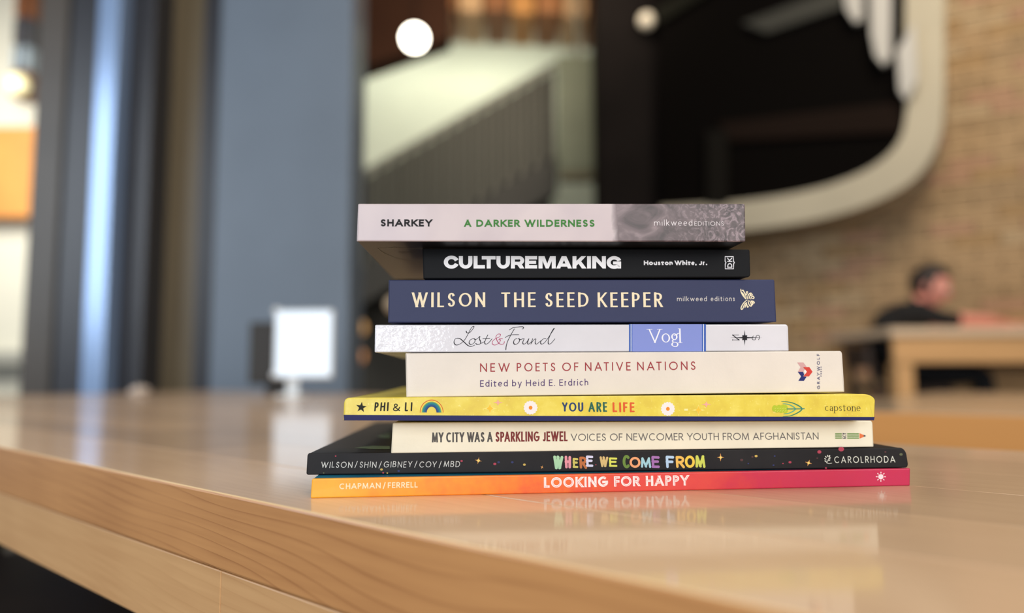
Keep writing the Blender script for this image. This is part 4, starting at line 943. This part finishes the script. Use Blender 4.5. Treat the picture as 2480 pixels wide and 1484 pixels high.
for t_, x0, x1 in (('Houston', 1559.3, 1629.3), ('White,', 1634, 1686.8), ('Jr.', 1692, 1712.6)):
    b8.text('author_lettering', t_, x0, 641.9, x1, 641.9, 631, .27, (238, 238, 242), track=.1)
fr_ = [(2060, 108), (2250, 108), (2252, 215), (2274, 247), (2254, 278), (2254, 390), (2062, 390), (2062, 280), (2080, 246), (2060, 215)]
b8.decal('logo_frame', strip([(1540+x/9.538, 610+y/9.538) for x, y in fr_], lambda a, b, t: 2.3, True), (230, 230, 236))
b8.text('logo_lettering', 'DK', 1773.2, 648.2, 1773.2, 624.4, 1761.2, .19, (226, 226, 232), vert=True, track=.2)
# ---- 9 top: pinkish with dark photograph
def f_sh(nt, o):
    s3 = nsep(nt, o); x = s3[0]
    n = nnoise(nt, o, 60, 7, 1.6, (1, 1, 1.5)); fine_ = nnoise(nt, o, 220, 5, 2.5); n3 = nnoise(nt, o, 38, 2, .3)
    ph = nramp(nt, n, ((.30, (40, 34, 38)), (.45, (84, 70, 74)), (.6, (108, 92, 96)), (.78, (150, 132, 136))))
    hl = nramp(nt, fine_, ((.38, (44, 38, 42)), (.52, (96, 82, 88)), (.62, (190, 168, 176)), (.7, (120, 104, 110))))
    k = nmath(nt, 'MULTIPLY', nmath(nt, 'SUBTRACT', x, .142), 30, None, True)
    ph = nmix(nt, nmath(nt, 'MULTIPLY', k, .45), ph, hl)
    pl_ = nramp(nt, n3, ((.3, (192, 176, 180)), (.7, (206, 190, 190))))
    e = nmath(nt, 'ADD', nmath(nt, 'SUBTRACT', x, .1205), nmath(nt, 'MULTIPLY', nmath(nt, 'SUBTRACT', n, .5), .008))
    edge = nmath(nt, 'MULTIPLY', e, 260, None, True)
    sp_ = nmix(nt, edge, pl_, ph)
    back = nmath(nt, 'GREATER_THAN', s3[1], .0006)
    return nmix(nt, back, sp_, lin((14, 11, 10)))
b9 = Book('pale_pink_book', 'pale pink book on top of the stack, dark photograph at its right end', .335, .342, (867, 493), (863.6, 584), (1804.4, 493), (1806, 585), .138,
          cut('rose_photo_cover', (212, 196, 198), f_sh), radpx=((2, 2), (3, 4), (4, 4), (3, 3)))
b9.text('author_lettering', 'SHARKEY', 921.6, 548.1, 1046.6, 548.4, 530.8, .235, (20, 18, 20), track=.14)
for t, x0, x1 in (('A', 1124.3, 1141), ('DARKER', 1153.6, 1258.6), ('WILDERNESS', 1270.6, 1440.3)):
    b9.text('title_lettering', t, x0, 548.9, x1, 549, 531.8, .225, (62, 126, 56), track=.16)
b9.text('publisher_lettering', 'milkweed', 1584.2, 546.4, 1676.8, 546.4, 532.2, .105, (228, 220, 222), track=.2)
b9.text('publisher_lettering', 'EDITIONS', 1681.6, 546.4, 1753.2, 546.4, 536.2, .13, (222, 214, 216), track=.2)
# thin diagram lines printed on the underside (back cover) of the top book
v0 = -.00003
def under(name, lines, w_):
    bm = bmesh.new()
    for P in lines:
        for q in strip(P, lambda a, b, t: w_): bm.faces.new([bm.verts.new((u, w, v0)) for u, w in q])
    return bmobj(name, bm, mat('pale_diagram_ink', (150, 140, 120), .6), b9.root)
under('back_cover_diagram', [arc(.075, .02, .068, .075, 180, 90, 20), [(.008, .019), (.05, .019), (.15, .02)], [(.03, .03), (.05, .10)], [(.04, .03), (.06, .10)], [(.05, .03), (.08, .1)]], .0004)
under('back_cover_notes', [[(.012+i*.0012, .016+(i % 3)*.0015), (.0128+i*.0012, .0165+(i % 2)*.002)] for i in range(6)]+[[(.016, .03+j*.0025), (.022, .03+j*.0025)] for j in range(3)], .0005)
